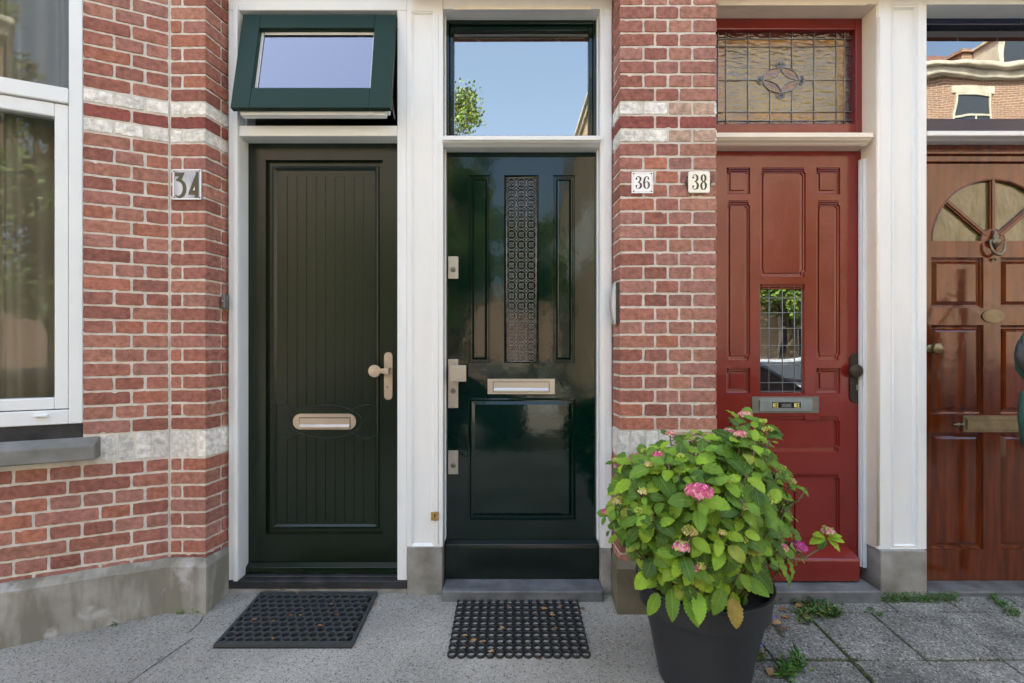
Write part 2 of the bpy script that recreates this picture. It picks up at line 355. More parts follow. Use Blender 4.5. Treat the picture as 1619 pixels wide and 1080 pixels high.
def brick_tex(name, c1, c2, mort):
    m = mat(name, c1, 0.9, spec=0.25); n, l, b = nodes_of(m)
    tc = n.new("ShaderNodeTexCoord"); sp = n.new("ShaderNodeSeparateXYZ"); l.new(tc.outputs['Object'], sp.inputs[0])
    ad = n.new("ShaderNodeMath"); l.new(sp.outputs[0], ad.inputs[0]); l.new(sp.outputs[1], ad.inputs[1])
    cb = n.new("ShaderNodeCombineXYZ"); l.new(ad.outputs[0], cb.inputs[0]); l.new(sp.outputs[2], cb.inputs[1])
    t = n.new("ShaderNodeTexBrick"); l.new(cb.outputs[0], t.inputs["Vector"])
    t.inputs["Color1"].default_value = (*c1, 1); t.inputs["Color2"].default_value = (*c2, 1); t.inputs["Mortar"].default_value = (*mort, 1)
    t.inputs["Scale"].default_value = 1; t.inputs["Mortar Size"].default_value = 0.006; t.inputs["Brick Width"].default_value = 0.22; t.inputs["Row Height"].default_value = 0.063
    l.new(t.outputs[0], b.inputs["Base Color"]); return m
M['brickwall'] = brick_tex('plain_brickwork', (0.34, 0.13, 0.085), (0.26, 0.10, 0.07), (0.5, 0.46, 0.42))
M['brickwall_far'] = brick_tex('far_brickwork', (0.27, 0.150, 0.095), (0.20, 0.110, 0.075), (0.40, 0.37, 0.31))

# ------------------------------------------------------------------ ground
def ground_sheet(name, x0, x1, y0, y1, m, nx=2, ny=2, dz=0.0, z=None):
    b = MB(); xs = np.linspace(x0, x1, nx + 1); ys = np.linspace(y0, y1, ny + 1)
    idx = [[b.V((x, y, (gz(y) if z is None else z) + dz)) for x in xs] for y in ys]
    for j in range(ny):
        for i in range(nx): b.F([idx[j][i], idx[j][i+1], idx[j+1][i+1], idx[j+1][i]])
    return tag(b.build(name, m), kind='structure')
ground_sheet('pavement', -9, 0.74, -2.15, 4, M['apron'], 8, 8)
ground_sheet('pavement_bed', 0.70, 9, -2.15, 4, mat('joint_sand', (0.03, 0.03, 0.02), 0.95, noise=(30, 6, 0.5), col2=(0.09, 0.11, 0.03), bump=(90, 0.8, 0.006)), 4, 8, dz=-0.006)
b = MB()
sy = [2.6, 2.128]; 
while sy[-1] > -2.0: sy.append(sy[-1] - 0.289)
for j in range(len(sy) - 1):
    y1, y0 = sy[j] - 0.0035, sy[j+1] + 0.0035
    if j == 0: y1 = 2.35
    off = 0.0 if j else 0.13
    x = 0.74 - (0.15 if j == 0 else 0)
    x = 1.03 - 0.3 + off - (0.3 if off else 0)
    while x < 8.8:
        xa, xb = max(x + 0.003, 0.745), x + 0.2965
        w = 0.003
        if xb - xa > 0.02:
            z_, tl, tw = ru(-0.002, 0.002), ru(-0.003, 0.003), ru(-0.002, 0.002)
            def P(px_, py_, dz): return (px_, py_, gz(py_) + z_ + dz + tl * (px_ - xa) / 0.3 + tw * (py_ - y0) / 0.3)
            g = []
            npt = 7
            for k in range(npt): g.append((xa + (xb - xa) * k / npt, y0))
            for k in range(npt): g.append((xb, y0 + (y1 - y0) * k / npt))
            for k in range(npt): g.append((xb - (xb - xa) * k / npt, y1))
            for k in range(npt): g.append((xa, y1 - (y1 - y0) * k / npt))
            g = [(p[0] + ru(-.0016, .0016), p[1] + ru(-.0016, .0016)) for p in g]
            cx, cy = (xa + xb) / 2, (y0 + y1) / 2
            sh = lambda p, t: (cx + (p[0] - cx) * t, cy + (p[1] - cy) * t)
            b.rings([[P(*p, -0.02) for p in g], [P(*p, -0.003) for p in g], [P(*sh(p, 0.982), 0.0) for p in g]], False, True)
        x += 0.2995
tag(b.build('paving_slabs', M['slab']), kind='structure')
# hairline joint and crack in the washed concrete
def strip(pts, w, name, m, dz=0.0012):
    b = MB(); L = []
    pp = []
    for i in range(len(pts) - 1):
        n_ = 14
        for k in range(n_): pp.append((pts[i][0] + (pts[i+1][0]-pts[i][0])*k/n_, pts[i][1] + (pts[i+1][1]-pts[i][1])*k/n_))
    pp.append(pts[-1])
    for x, y in pp:
        j = ru(-0.0015, 0.0015); ww = w * ru(0.4, 1.2); L.append((b.V((x - ww + j, y, gz(y) + dz)), b.V((x + ww + j, y, gz(y) + dz))))
    for i in range(len(L) - 1): b.F([L[i+1][0], L[i+1][1], L[i][1], L[i][0]])
    return tag(b.build(name, m), kind='structure')
M['crack'] = mat('dirt_in_joint', (0.045, 0.042, 0.035), 0.95)
strip([(-1.385, 2.105), (-1.372, 2.06), (-1.378, 1.99)], 0.0026, 'pavement_crack', M['crack'])
strip([(-1.335, 1.96), (-1.36, 1.88), (-1.42, 1.70), (-1.46, 1.4)], 0.0028, 'pavement_joint', M['crack'])
# the street beyond, kerb, far pavement
ground_sheet('street', -60, 60, -7.2, -2.3, M['clinker'], 1, 1, z=-0.47)
ground_sheet('side_street', -1.0, 2.0, -60, -9.0, M['clinker'], 1, 1, z=-0.352)
b = MB(); b.box(-60, 60, -2.3, -2.15, -0.6, -0.356); b.box(-60, 60, -7.35, -7.2, -0.6, -0.356)
tag(b.build('kerb', M['kerbstone'], bevel=0.01), kind='structure')
ground_sheet('far_pavement', -60, 60, -9.0, -7.35, M['kerbstone'], 1, 1, z=-0.36)
for xa, xb in ((-60, -9), (9, 60)): ground_sheet('outer_pavement', xa, xb, -2.15, 4, M['kerbstone'], 1, 1)
ground_sheet('terrain', -200, 200, -200, 200, M['asphalt'], 1, 1, z=-0.62)

# ------------------------------------------------------------------ houses (roots)
H34 = thing('brick_house', (-2.6, 2.2, 0), 'red brick house with white bay window and matt dark green plank door numbered 34', 'house', 'terraced houses in the row')
H36 = thing('brick_house', (0.3, 2.2, 0), 'brick house with glossy black green door numbered 36 and iron grille', 'house', 'terraced houses in the row')
H38 = thing('brick_house', (1.4, 2.2, 0), 'brick house with red door numbered 38 under a leaded amber fanlight', 'house', 'terraced houses in the row')
H40 = thing('brick_house', (2.8, 2.2, 0), 'brick house with varnished brown door with half round fan window at the right edge', 'house', 'terraced houses in the row')

# ------------------------------------------------------------------ brickwork, laid brick by brick
def brick_col(kind='red'):
    t = rnd()
    if kind == 'red':
        base = [(0.35, 0.152, 0.112), (0.33, 0.135, 0.102), (0.375, 0.178, 0.130), (0.285, 0.118, 0.090), (0.34, 0.160, 0.128), (0.38, 0.155, 0.105), (0.315, 0.138, 0.108), (0.36, 0.178, 0.142)][int(t * 8)]
    elif kind == 'dark': base = (0.27, 0.088, 0.072)
    elif kind == 'white': base = (0.74, 0.72, 0.665)
    elif kind == 'soldier': base = (0.62, 0.605, 0.565)
    elif kind == 'beige': base = (0.47, 0.33, 0.25)
    elif kind == 'faded': base = [(0.36, 0.175, 0.135), (0.33, 0.165, 0.135), (0.38, 0.19, 0.14)][int(t * 3)]
    k = ru(0.88, 1.12); return tuple(c * k for c in base)
def lay(mb, O, U, N, s0, s1, z0, z1, col, rough=1.0, left_open=False, right_open=False):
    """one brick face: O origin (x,y), U unit along wall, N outward unit normal"""
    ja, w, h = 0.0013 * rough, s1 - s0, z1 - z0
    nx = max(3, int(w / 0.013)); nz = 4; g = []
    for k in range(nx): g.append([w * k / nx, 0])
    for k in range(nz): g.append([w, h * k / nz])
    for k in range(nx): g.append([w - w * k / nx, h])
    for k in range(nz): g.append([0, h - h * k / nz])
    sl = ru(-0.0012, 0.0012)
    pts = []
    for a, c in g:
        ea = a < 1e-6 or a > w - 1e-6; ec = c < 1e-6 or c > h - 1e-6
        da, dc = ru(-ja, ja), ru(-ja, ja) + sl * (a / w - .5)
        if ea and ec:   # rounded corner
            da += 0.0012 * (1 if a < 1e-6 else -1); dc += 0.0012 * (1 if c < 1e-6 else -1)
        if left_open and a < 1e-6: da = 0
        if right_open and a > w - 1e-6: da = 0
        pts.append([s0 + a + da, z0 + c + dc])
    if rnd() < 0.16 * rough:   # chipped spot on an arris
        k = random.randrange(len(pts)); pts[k][1] += (0.006 if pts[k][1] < (z0 + z1) / 2 else -0.006)
    cs, cz = (s0 + s1) / 2, (z0 + z1) / 2
    out = ru(-0.0016, 0.0016)
    def W(s, z, o): return (O[0] + U[0] * s + N[0] * o, O[1] + U[1] * s + N[1] * o, z)
    def sh(p, e):
        s_, z_ = p
        s_ += 0 if (left_open and abs(s_ - s0) < .003) or (right_open and abs(s_ - s1) < .003) else (e if s_ < cs else -e)
        z_ += e if z_ < cz else -e
        return s_, z_
    mb.cc = col
    flip = (U[0] * N[1] - U[1] * N[0]) > 0   # orientation so that faces look outwards
    rr = [[W(*p, -0.012) for p in pts], [W(*p, -0.0010 + out) for p in pts], [W(*sh(p, 0.0011), out) for p in pts]]
    if flip: rr = [r[::-1] for r in rr]
    mb.rings(rr, False, True)
    mb.cc = (1, 1, 1)

JT = 0.0105; CR = 0.063; ZS = 0.810    # joint, course, top of the soldier band
def courses(zlo, zhi):
    """yields (n, z0, z1, type); type A (stretchers), B (headers), S (soldiers)"""
    n = 0
    while ZS + n * CR < zhi:
        yield n, ZS + n * CR + JT / 2, ZS + (n + 1) * CR - JT / 2, ('A' if n % 2 == 0 else 'B'); n += 1
    yield -1, ZS - 0.122 + 0.002, ZS - JT / 2, 'S'
    n = 0
    while ZS - 0.125 - n * CR > zlo:
        yield -2 - n, ZS - 0.125 - (n + 1) * CR + JT / 2, ZS - 0.125 - n * CR - JT / 2, ('B' if n % 2 == 0 else 'A'); n += 1
def kind_for(n, base='red'): return 'white' if n in (21, 23) else ('dark' if n == 22 else base)

# left house: angled wall, narrow pier, splayed return
A24 = R(24.0)
C1, C2, C3 = (-1.577, 2.155), (-1.411, 2.155), (-1.385, 2.285)
UA = (-math.cos(A24), -math.sin(A24)); NA = (math.sin(A24), -math.cos(A24))
def PA(t, o=0.0): return (C1[0] + UA[0] * t + NA[0] * o, C1[1] + UA[1] * t + NA[1] * o)
T0, T1, TW = 0.310, 1.25, 1.55           # window from T0 to T1 along the angled wall
ZW0 = 0.800
LR = math.hypot(C3[0]-C2[0], C3[1]-C2[1]); UR = ((C3[0]-C2[0]) / LR, (C3[1]-C2[1]) / LR); NR = (UR[1], -UR[0])
mb = MB()
for n, z0, z1, ty in courses(0.16, 3.0):
    kd = kind_for(n)
    # angled wall
    if ty == 'S':
        t = 0.006
        while t < TW - 0.06:
            if t < 0.262 or t > T1 + 0.02: lay(mb, C1, UA, NA, t, t + 0.054, z0, z1, brick_col('soldier'))
            t += 0.0645
    else:
        full = z1 <= ZS - 0.1
        if ty == 'B':
            cuts = [0.006, 0.088]; 
            while cuts[-1] < TW: cuts.append(cuts[-1] + 0.1105)
            segs = [(0.006, 0.086)] + [(0.0975 + 0.1105 * k, 0.0975 + 0.1105 * k + 0.1) for k in range(14)]
        else:
            segs = [(0.006, 0.136)]; t = 0.1465
            if (n // 2) % 2 and full: segs.append((t, t + 0.1)); t += 0.1105
            while t < TW: segs.append((t, t + 0.21)); t += 0.2205
        for a, c in segs:
            c = min(c, TW)
            if not full:
                if a < T0 and c > T0 - 0.008: c = T0 - 0.001
                if a >= T0 - 0.02 and a < T1: 
                    if c > T1 + 0.03: a = T1 + 0.002
                    else: continue
            if c - a < 0.02: continue
            lay(mb, C1, UA, NA, a, c, z0, z1, brick_col(kd))
    # pier front + return: corner bricks run round the corner in one colour
    if ty == 'S':
        for a, c in ((0.006, 0.055), (0.0655, 0.115)): lay(mb, C1, (1,0), (0,-1), a, c, z0, z1, brick_col('soldier'))
        cc = brick_col('white'); lay(mb, C1, (1,0), (0,-1), 0.126, 0.166, z0, z1, cc, right_open=True); lay(mb, C2, UR, NR, 0, LR, z0, z1, cc, left_open=True)
    elif ty == 'A':
        cc = brick_col(kd); lay(mb, C1, (1,0), (0,-1), 0.006, 0.166, z0, z1, cc, right_open=True)
        lay(mb, C2, UR, NR, 0, 0.088, z0, z1, tuple(x * 0.97 for x in cc), left_open=True); lay(mb, C2, UR, NR, 0.099, LR, z0, z1, brick_col(kd))
    else:
        lay(mb, C1, (1,0), (0,-1), 0.006, 0.052, z0, z1, brick_col(kd)); cc = brick_col(kd)
        lay(mb, C1, (1,0), (0,-1), 0.063, 0.166, z0, z1, cc, right_open=True); lay(mb, C2, UR, NR, 0, LR, z0, z1, cc, left_open=True)
# mortar body behind the bricks (recess 3.5 mm)
mb.cm = 1; g = 0.0035
def inset_poly(): 
    p0 = PA(0, -g); i = (C1[0], C1[1] + g * 1.1)
    return p0, i
def wallprism(t0, t1, z0, z1, th=0.12):
    a, c, d, e = PA(t0, -g), PA(t1, -g), PA(t1, -th), PA(t0, -th); mb.zprism([a, c, d, e][::-1], z0, z1)
wallprism(T0 * 0.0 + 0.001, T0, 0.0, 3.0); wallprism(T0, T1, 0.0, 0.70); wallprism(T1, TW, 0.0, 3.0)
mb.zprism([(C1[0]-0.001, C1[1] + g), (C2[0] - g, C2[1] + g), (C3[0] - g*1.2, C3[1] + 0.02), (C3[0] - g*1.2, 2.4), (C1[0] - 0.15, 2.4), (C1[0] - 0.05, C1[1] + 0.05)], 0.0, 3.0)
wall34 = mb.build('wall', [M['brick'], M['mortar']], H34)

# middle pier
PX0, PX1, PYF = 0.4955, 0.940, 2.150
mb = MB(); URR = ((0.487 - PX0), 0.135); lr = math.hypot(*URR); URR = (URR[0]/lr, URR[1]/lr); NRR = (-URR[1], URR[0])
for n, z0, z1, ty in courses(0.16, 3.0):
    kd = kind_for(n); O = (PX0, PYF)
    def k2(a):   # the part that belongs to number 38 has faded, greyer bricks
        if a > 0.205: return 'beige' if kd == 'white' else ('faded' if kd == 'red' else kd)
        return kd
    def noplate(): return True
    W = PX1 - PX0
    if ty == 'S':
        cc = brick_col('soldier'); lay(mb, O, (1,0), (0,-1), 0, 0.045, z0, z1, cc, left_open=True); lay(mb, O, URR, NRR, 0, lr, z0, z1, cc, left_open=True)
        t = 0.056
        while t < W - 0.04: lay(mb, O, (1,0), (0,-1), t, t + 0.054, z0, z1, brick_col('soldier' if t < .2 else 'beige')); t += 0.0645
    elif ty == 'A':
        cc = brick_col(kd); lay(mb, O, (1,0), (0,-1), 0, 0.157, z0, z1, cc, left_open=True)
        lay(mb, O, URR, NRR, 0, lr - 0.05, z0, z1, cc, left_open=True); lay(mb, O, URR, NRR, lr - 0.04, lr, z0, z1, brick_col(kd))
        lay(mb, O, (1,0), (0,-1), 0.168, 0.268, z0, z1, brick_col(k2(0.2) if n != 12 else kd)); lay(mb, O, (1,0), (0,-1), 0.278, W, z0, z1, brick_col(k2(0.28)))
    else:
        cc = brick_col(kd); lay(mb, O, (1,0), (0,-1), 0, 0.103, z0, z1, cc, left_open=True); lay(mb, O, URR, NRR, 0, lr, z0, z1, cc, left_open=True)
        for a in (0.114, 0.227, 0.339): lay(mb, O, (1,0), (0,-1), a, min(a + 0.102, W), z0, z1, brick_col(k2(a)))
    cc = brick_col(kd)
    if ty != 'S': lay(mb, (PX1, PYF), (0,1), (1,0), 0, 0.1 if ty == 'B' else 0.2, z0, z1, cc, left_open=True)
mb.cm = 1
mb.zprism([(PX0 + g, PYF + g), (PX1 - g, PYF + g), (PX1 - g, 2.42), (0.487 + g, 2.42), (0.487 + g, 2.285)], 0.0, 3.0)
# pier at the far right of number 40
wall36 = mb.build('wall', [M['brick'], M['mortar']], H36)
mb = MB(); mb.box(2.93, 4.2, 2.15, 2.45, 0, 3.0); mb.box(4.2, 9, 2.15, 2.45, 0, 3.0); mb.build('wall', M['brickwall'], H40)

# upper fronts, roofs, rear walls (they shade the street side)
def upper(root, x0, x1, bay=False):
    b = MB(); b.box(x0, x1, 2.155, 2.45, 3.0 if bay else 2.885, 9.0); 
    for k, xc in enumerate(np.linspace(x0, x1, 2 + int((x1 - x0) / 2.4))[:-1]): pass
    b.build('upper_wall', M['brickwall'], root)
    b = MB(); b.box(x0, x1, 8.7, 9.0, 0, 9.0); b.build('rear_wall', M['brickwall'], root)
    b = MB(); b.box(x0, x1, 2.0, 9.1, 9.0, 9.25); b.build('roof', M['rooftile'], root)
    if x1 - x0 > 0.5:
        for z0 in (3.8, 6.5):
            b = MB(); xc = (x0 + x1) / 2; w = min(1.1, (x1 - x0) - 0.4) / 2
            b.box(xc - w, xc + w, 2.12, 2.15, z0, z0 + 1.7); wv = b.build('upper_window', M['pvc'], root)
            b = MB(); b.box(xc - w + .08, xc + w - .08, 2.10, 2.118, z0 + .08, z0 + 1.62); b.build('pane', M['glass_bay'], wv)
upper(H34, -9, -0.49, True); upper(H36, -0.49, 0.72); upper(H38, 0.72, 1.88); upper(H40, 1.88, 9)
b = MB(); b.box(-9, -8.7, 2.45, 8.7, 0, 9); b.build('gable_wall', M['brickwall'], H34)
b = MB(); b.box(8.7, 9, 2.45, 8.7, 0, 9); b.build('gable_wall', M['brickwall'], H40)
# front part of the bay, out of the frame to the left
b = MB(); e = PA(TW); b.zprism([e, (e[0] - 2.2, e[1]), (e[0] - 2.2, e[1] + .12), (e[0] + .03, e[1] + .12)][::-1], 0, 3.0)
b.box(-9, e[0] - 2.19, 2.155, 2.4, 0, 3.0); b.zprism([(e[0] - 2.2, e[1]), (e[0] - 2.2, 2.155), (e[0] - 2.08, 2.155), (e[0] - 2.08, e[1])], 0, 3.0)
b.zprism([(C1[0], C1[1]), e, (e[0] - 2.2, e[1]), (e[0] - 2.2, 2.3), (C1[0], 2.3)][::-1], 3.0, 3.15)
b.build('bay_wall', M['brickwall'], H34)
# rooms behind the glass
b = MB(); rx0 = e[0] - 2.1
b.box(rx0, -1.44, 5.0, 5.1, 0, 2.95); b.box(-1.5, -1.40, 2.4, 5.1, 0, 2.95); b.box(rx0 - .1, rx0, e[1] + .12, 5.0, 0, 2.95)
b.zprism([(C1[0] - 0.1, C1[1] + .1), (e[0], e[1] + .12), (rx0, e[1] + .12), (rx0, 5.1), (-1.4, 5.1), (-1.4, 2.42)], 2.9, 2.99)
b.zprism([(C1[0] - 0.1, C1[1] + .1), (e[0], e[1] + .12), (rx0, e[1] + .12), (rx0, 5.1), (-1.4, 5.1), (-1.4, 2.42)], 0.3, 0.4)
b.build('room', M['wallin'], H34)
for root, xa, xb in ((H34, -1.39, -0.49), (H36, -0.44, 0.72), (H38, 0.76, 1.85), (H40, 1.90, 3.0)):
    b = MB(); b.box(xa, xb, 4.6, 4.7, 0, 2.95); b.box(xa, xa + .03, 2.40, 4.6, 0, 2.95); b.box(xb - .03, xb, 2.40, 4.6, 0, 2.95); b.box(xa, xb, 2.40, 4.7, 2.95, 3.0); b.box(xa, xb, 2.42, 4.7, -0.3, 0.02)
    b.build('hallway', M['hall'], root)

# ------------------------------------------------------------------ plinths
def plinth(mb, pts, z1, out_top=0.012):
    """pts: polyline of outer foot (x,y); wall side behind it"""
    mb_v = []
    for i in range(len(pts) - 1):
        (xa, ya), (xb, yb) = pts[i], pts[i+1]
    return
pl = MB(); po = 0.036
k0 = PA(TW, po); k1 = (C1[0] + po * math.tan(A24 / 2) , C1[1] - po); k2_ = (C2[0] + 0.026, C2[1] - po); k3 = (C3[0] + 0.014, C3[1] + 0.005)
def off(p, q, f): return p
inner = [PA(TW, 0.004), (C1[0], C1[1] - 0.004), (C2[0] + 0.004, C2[1] - 0.004), (C3[0] + 0.003, C3[1] + 0.005)]
outer = [k0, k1, k2_, k3]
def subdiv(P, n=26):
    out = []
    for i in range(len(P) - 1):
        L = math.hypot(P[i+1][0]-P[i][0], P[i+1][1]-P[i][1]); m_ = n
        for k in range(m_): out.append((P[i][0] + (P[i+1][0]-P[i][0])*k/m_, P[i][1] + (P[i+1][1]-P[i][1])*k/m_))
    out.append(P[-1]); return out
so, si = subdiv(outer), subdiv(inner)
jit = [ru(-.002, .002) for _ in so]
rows = [[(x, y, -0.12) for x, y in so], [(x, y, 0.195 + jit[i]) for i, (x, y) in enumerate(so)],
        [((x * .6 + si[i][0] * .4), (y * .6 + si[i][1] * .4), 0.209 + jit[i]) for i, (x, y) in enumerate(so)], [(x, y, 0.225 + jit[i] * 1.5) for i, (x, y) in enumerate(si)],
        [(x - 0.0, y + 0.02, 0.225) for x, y in si]]
pl.rings(rows, False, False, closed=False)
pl.build('plinth', M['plinth'], H34)
pl = MB(); pts = [(0.480, 2.283), (0.4745, 2.112), (0.958, 2.112), (0.958, 2.30)]; ins = [(0.486, 2.283), (0.492, 2.148), (0.943, 2.148), (0.943, 2.30)]
so, si = subdiv(pts, 12), subdiv(ins, 12)
pl.rings([[(x, y, -0.12) for x, y in so], [(x, y, 0.190 + ru(-.002,.002)) for x, y in so], [(x, y, 0.212) for x, y in si], [(x, y + .02, 0.212) for x, y in si]], False, False, closed=False)
pl.build('plinth', M['plinth_brown'], H36)
pl = MB(); pl.box(2.93, 9, 2.115, 2.2, -0.1, 0.21); pl.build('plinth', M['plinth'], H40)
# pilaster feet in hard stone
b = MB(); b.box(-0.506, -0.336, 2.258, 2.42, -0.05, 0.228); b.build('stone_base', M['stonebase'], H36, bevel=0.004)
b = MB(); b.zprism([(0.432, 2.258), (0.480, 2.255), (0.480, 2.42), (0.432, 2.42)], -0.05, 0.219); b.build('stone_base', M['stonebase'], H36, bevel=0.004)
b = MB(); b.box(1.762, 1.984, 2.236, 2.45, -0.05, 0.222); b.build('stone_base', M['stonebase'], H38, bevel=0.005)

# ------------------------------------------------------------------ bay window
def abox(mb, t0, t1, z0, z1, o0, o1):
    a, c, d, e_ = PA(t0, o1), PA(t1, o1), PA(t1, o0), PA(t0, o0); mb.zprism([a, c, d, e_][::-1], z0, z1)
win = MB(); zt = 3.0
abox(win, T0, T0 + 0.046, 0.864, zt, -0.07, 0.006)           # outer frame
abox(win, T1 - 0.046, T1, 0.864, zt, -0.07, 0.006)
abox(win, T0 + 0.046, T1 - 0.046, 0.864, 0.925, -0.07, 0.006)
abox(win, T0 + 0.046, T1 - 0.046, 2.236, 2.300, -0.07, 0.012)
WIN = win.build('window', M['pvc'], H34, bevel=0.004)
tag(WIN, 'white framed bay window with grey net curtain behind')
s = MB()
for t0, t1, z0, z1 in ((T0 + .049, T0 + .095, 0.929, 2.232), (T1 - .095, T1 - .049, 0.929, 2.232), (T0 + .095, T1 - .095, 0.929, 0.978), (T0 + .095, T1 - .095, 2.175, 2.232)):
    abox(s, t0, t1, z0, z1, -0.06, 0.0)
s.build('sash', M['pvc'], WIN, bevel=0.005)
s = MB(); abox(s, T0 + .09, T1 - .09, 0.974, 2.18, -0.030, -0.026); s.build('pane', M['glass_bay'], WIN)
s = MB(); abox(s, T0 + .044, T1 - .044, 2.296, zt, -0.026, -0.022); s.build('pane', M['glass_bay'], WIN)
s = MB(); abox(s, T0 + .11, T0 + .155, 0.900, 0.909, 0.004, 0.022); s.build('drain_cap', M['pvc'], WIN, bevel=0.003)
s = MB(); abox(s, T0 - .002, T1, 0.80, 0.862, -0.06, -0.006); s.build('dark_gap_strip', M['black_dusty'], WIN)  # black strip put in for the dark gap under the frame
s = MB()   # stone sill with sloping top
def sillp(t): return [(*PA(t, 0.062), 0.712), (*PA(t, 0.062), 0.776), (*PA(t, 0.0), 0.802), (*PA(t, -0.03), 0.802), (*PA(t, -0.03), 0.712)]
a_, c_ = sillp(0.250), sillp(1.45); s.rings([a_, c_], True, True); s.build('sill', M['sill'], WIN, bevel=0.006)
# net curtain in soft folds
cu = MB(); m_ = 420; prev = None
M['curtain'] = mat('net_curtain', (0.42, 0.36, 0.30), 0.9, noise=(400, 2, 0.15), stretch=(1, 1, 3))
for k in range(m_ + 1):
    t = T0 + 0.02 + (T1 - T0 - 0.04) * k / m_
    w = 0.5 + 0.5 * math.sin(t * 41 + 0.6 * math.sin(t * 17)); o = -0.135 - 0.085 * w ** 1.3 - 0.01 * math.sin(t * 97)
    x, y = PA(t, o); cur = (cu.V((x, y, 0.9)), cu.V((x, y, 2.95)))
    if prev: cu.F([prev[0], cur[0], cur[1], prev[1]])
    prev = cur
cu.build('curtain', M['curtain'], WIN, smooth=True)

# ------------------------------------------------------------------ relief builder for doors
def ring12(x0, x1, z0, z1, y, a=0.0, bb=0.02):
    return [(x0+a,y,z0),(x1-a,y,z0),(x1-a,y,z0+bb),(x1,y,z0+bb+a),(x1,y,z1-bb-a),(x1-a,y,z1-bb),(x1-a,y,z1),(x0+a,y,z1),(x0+a,y,z1-bb),(x0,y,z1-bb-a),(x0,y,z0+bb+a),(x0+a,y,z0+bb)]
def relief(mb, x0, x1, z0, z1, y, ops, back=0.045):
    """door face at depth y with rectangular openings ops: (x0,x1,z0,z1,profile,notch,cap); profile [(inset, depth)...]"""
    xs = sorted({x0, x1, *[o[0] for o in ops], *[o[1] for o in ops]}); zs = sorted({z0, z1, *[o[2] for o in ops], *[o[3] for o in ops]})
    for i in range(len(xs) - 1):
        for j in range(len(zs) - 1):
            cx, cz = (xs[i] + xs[i+1]) / 2, (zs[j] + zs[j+1]) / 2
            if any(o[0] < cx < o[1] and o[2] < cz < o[3] for o in ops): continue
            mb.quad((xs[i], y, zs[j]), (xs[i+1], y, zs[j]), (xs[i+1], y, zs[j+1]), (xs[i], y, zs[j+1]))
    for o in ops:
        a0, a1, b0, b1, prof = o[:5]; notch = o[5] if len(o) > 5 else 0; cap = o[6] if len(o) > 6 else True
        rr = []
        if notch: rr.append([(a0 if p[0] < (a0+a1)/2 else a1, y, p[2]) for p in ring12(a0 - .0, a1 + .0, b0, b1, y, notch)])
        for ins, dep in prof:
            n_ = notch * (1 if ins < 0.02 else 0.3) if notch else 0
            e_ = 0.0004 if notch else 0
            rr.append(ring12(a0 + ins + e_, a1 - ins - e_, b0 + ins, b1 - ins, y + dep, n_, 0.02 if notch else (b1 - b0) * .1))
        mb.rings(rr, False, cap)
    # edges and back
    mb.quad((x0, y, z0), (x0, y, z1), (x0, y + back, z1), (x0, y + back, z0)); mb.quad((x1, y, z1), (x1, y, z0), (x1, y + back, z0), (x1, y + back, z1))
    mb.quad((x0, y, z1), (x1, y, z1), (x1, y + back, z1), (x0, y + back, z1)); mb.quad((x1, y, z0), (x0, y, z0), (x0, y + back, z0), (x1, y + back, z0))
DL = 2.35
def X(px): return xd(px, DL)
def Z(py): return zd(py, DL)
def ribbon(mb, pts, ws, y, close=False, N=8, th=0.0006, flip=False):
    """flat ribbon in the XZ plane with varying width, smoothed; a raised face of thickness th"""
    P = [Vector((p[0], 0, p[1])) for p in pts]; n = len(P); out = []; W_ = []
    def g_(i): return P[i % n] if close else P[max(0, min(n - 1, i))]
    for i in range(n if close else n - 1):
        for k in range(N):
            t = k / N; p0, p1, p2, p3 = g_(i-1), g_(i), g_(i+1), g_(i+2)
            out.append(0.5 * ((2*p1) + (-p0+p2)*t + (2*p0-5*p1+4*p2-p3)*t*t + (-p0+3*p1-3*p2+p3)*t**3))
            wa, wb = ws[i % len(ws)], ws[(i + 1) % len(ws)] if close else ws[min(i + 1, n - 1)]; W_.append(wa + (wb - wa) * t)
    if not close: out.append(P[-1]); W_.append(ws[-1])
    m_ = len(out); L = []
    for i, p in enumerate(out):
        d = (out[(i+1) % m_] - out[(i-1) % m_]) if close else (out[min(i+1, m_-1)] - out[max(i-1, 0)])
        d.normalize(); nn = Vector((-d.z, 0, d.x)) * W_[i] / 2
        a_, c_ = p + nn, p - nn
        L.append([mb.V((a_.x, y - th, a_.z)), mb.V((c_.x, y - th, c_.z)), mb.V((a_.x, y, a_.z)), mb.V((c_.x, y, c_.z))])
    for i in range(m_ if close else m_ - 1):
        q = L[(i+1) % m_]; r_ = L[i]; mb.F([r_[0], r_[1], q[1], q[0]]); mb.F([r_[1], r_[3], q[3], q[1]]); mb.F([r_[2], r_[0], q[0], q[2]])
def disc(mb, x, z, y, r, th=0.002, n=18, sx=1.0):
    mb.yprism([(x + r * sx * math.cos(2*math.pi*k/n), z + r * math.sin(2*math.pi*k/n)) for k in range(n)], y - th, y)
def rrect(x0, x1, z0, z1, r, n=5):
    out = []
    for cx, cz, a0 in ((x1-r, z1-r, 0), (x0+r, z1-r, 90), (x0+r, z0+r, 180), (x1-r, z0+r, 270)):
        for k in range(n + 1): a_ = R(a0 + 90 * k / n); out.append((cx + r * math.cos(a_), cz + r * math.sin(a_)))
    return out

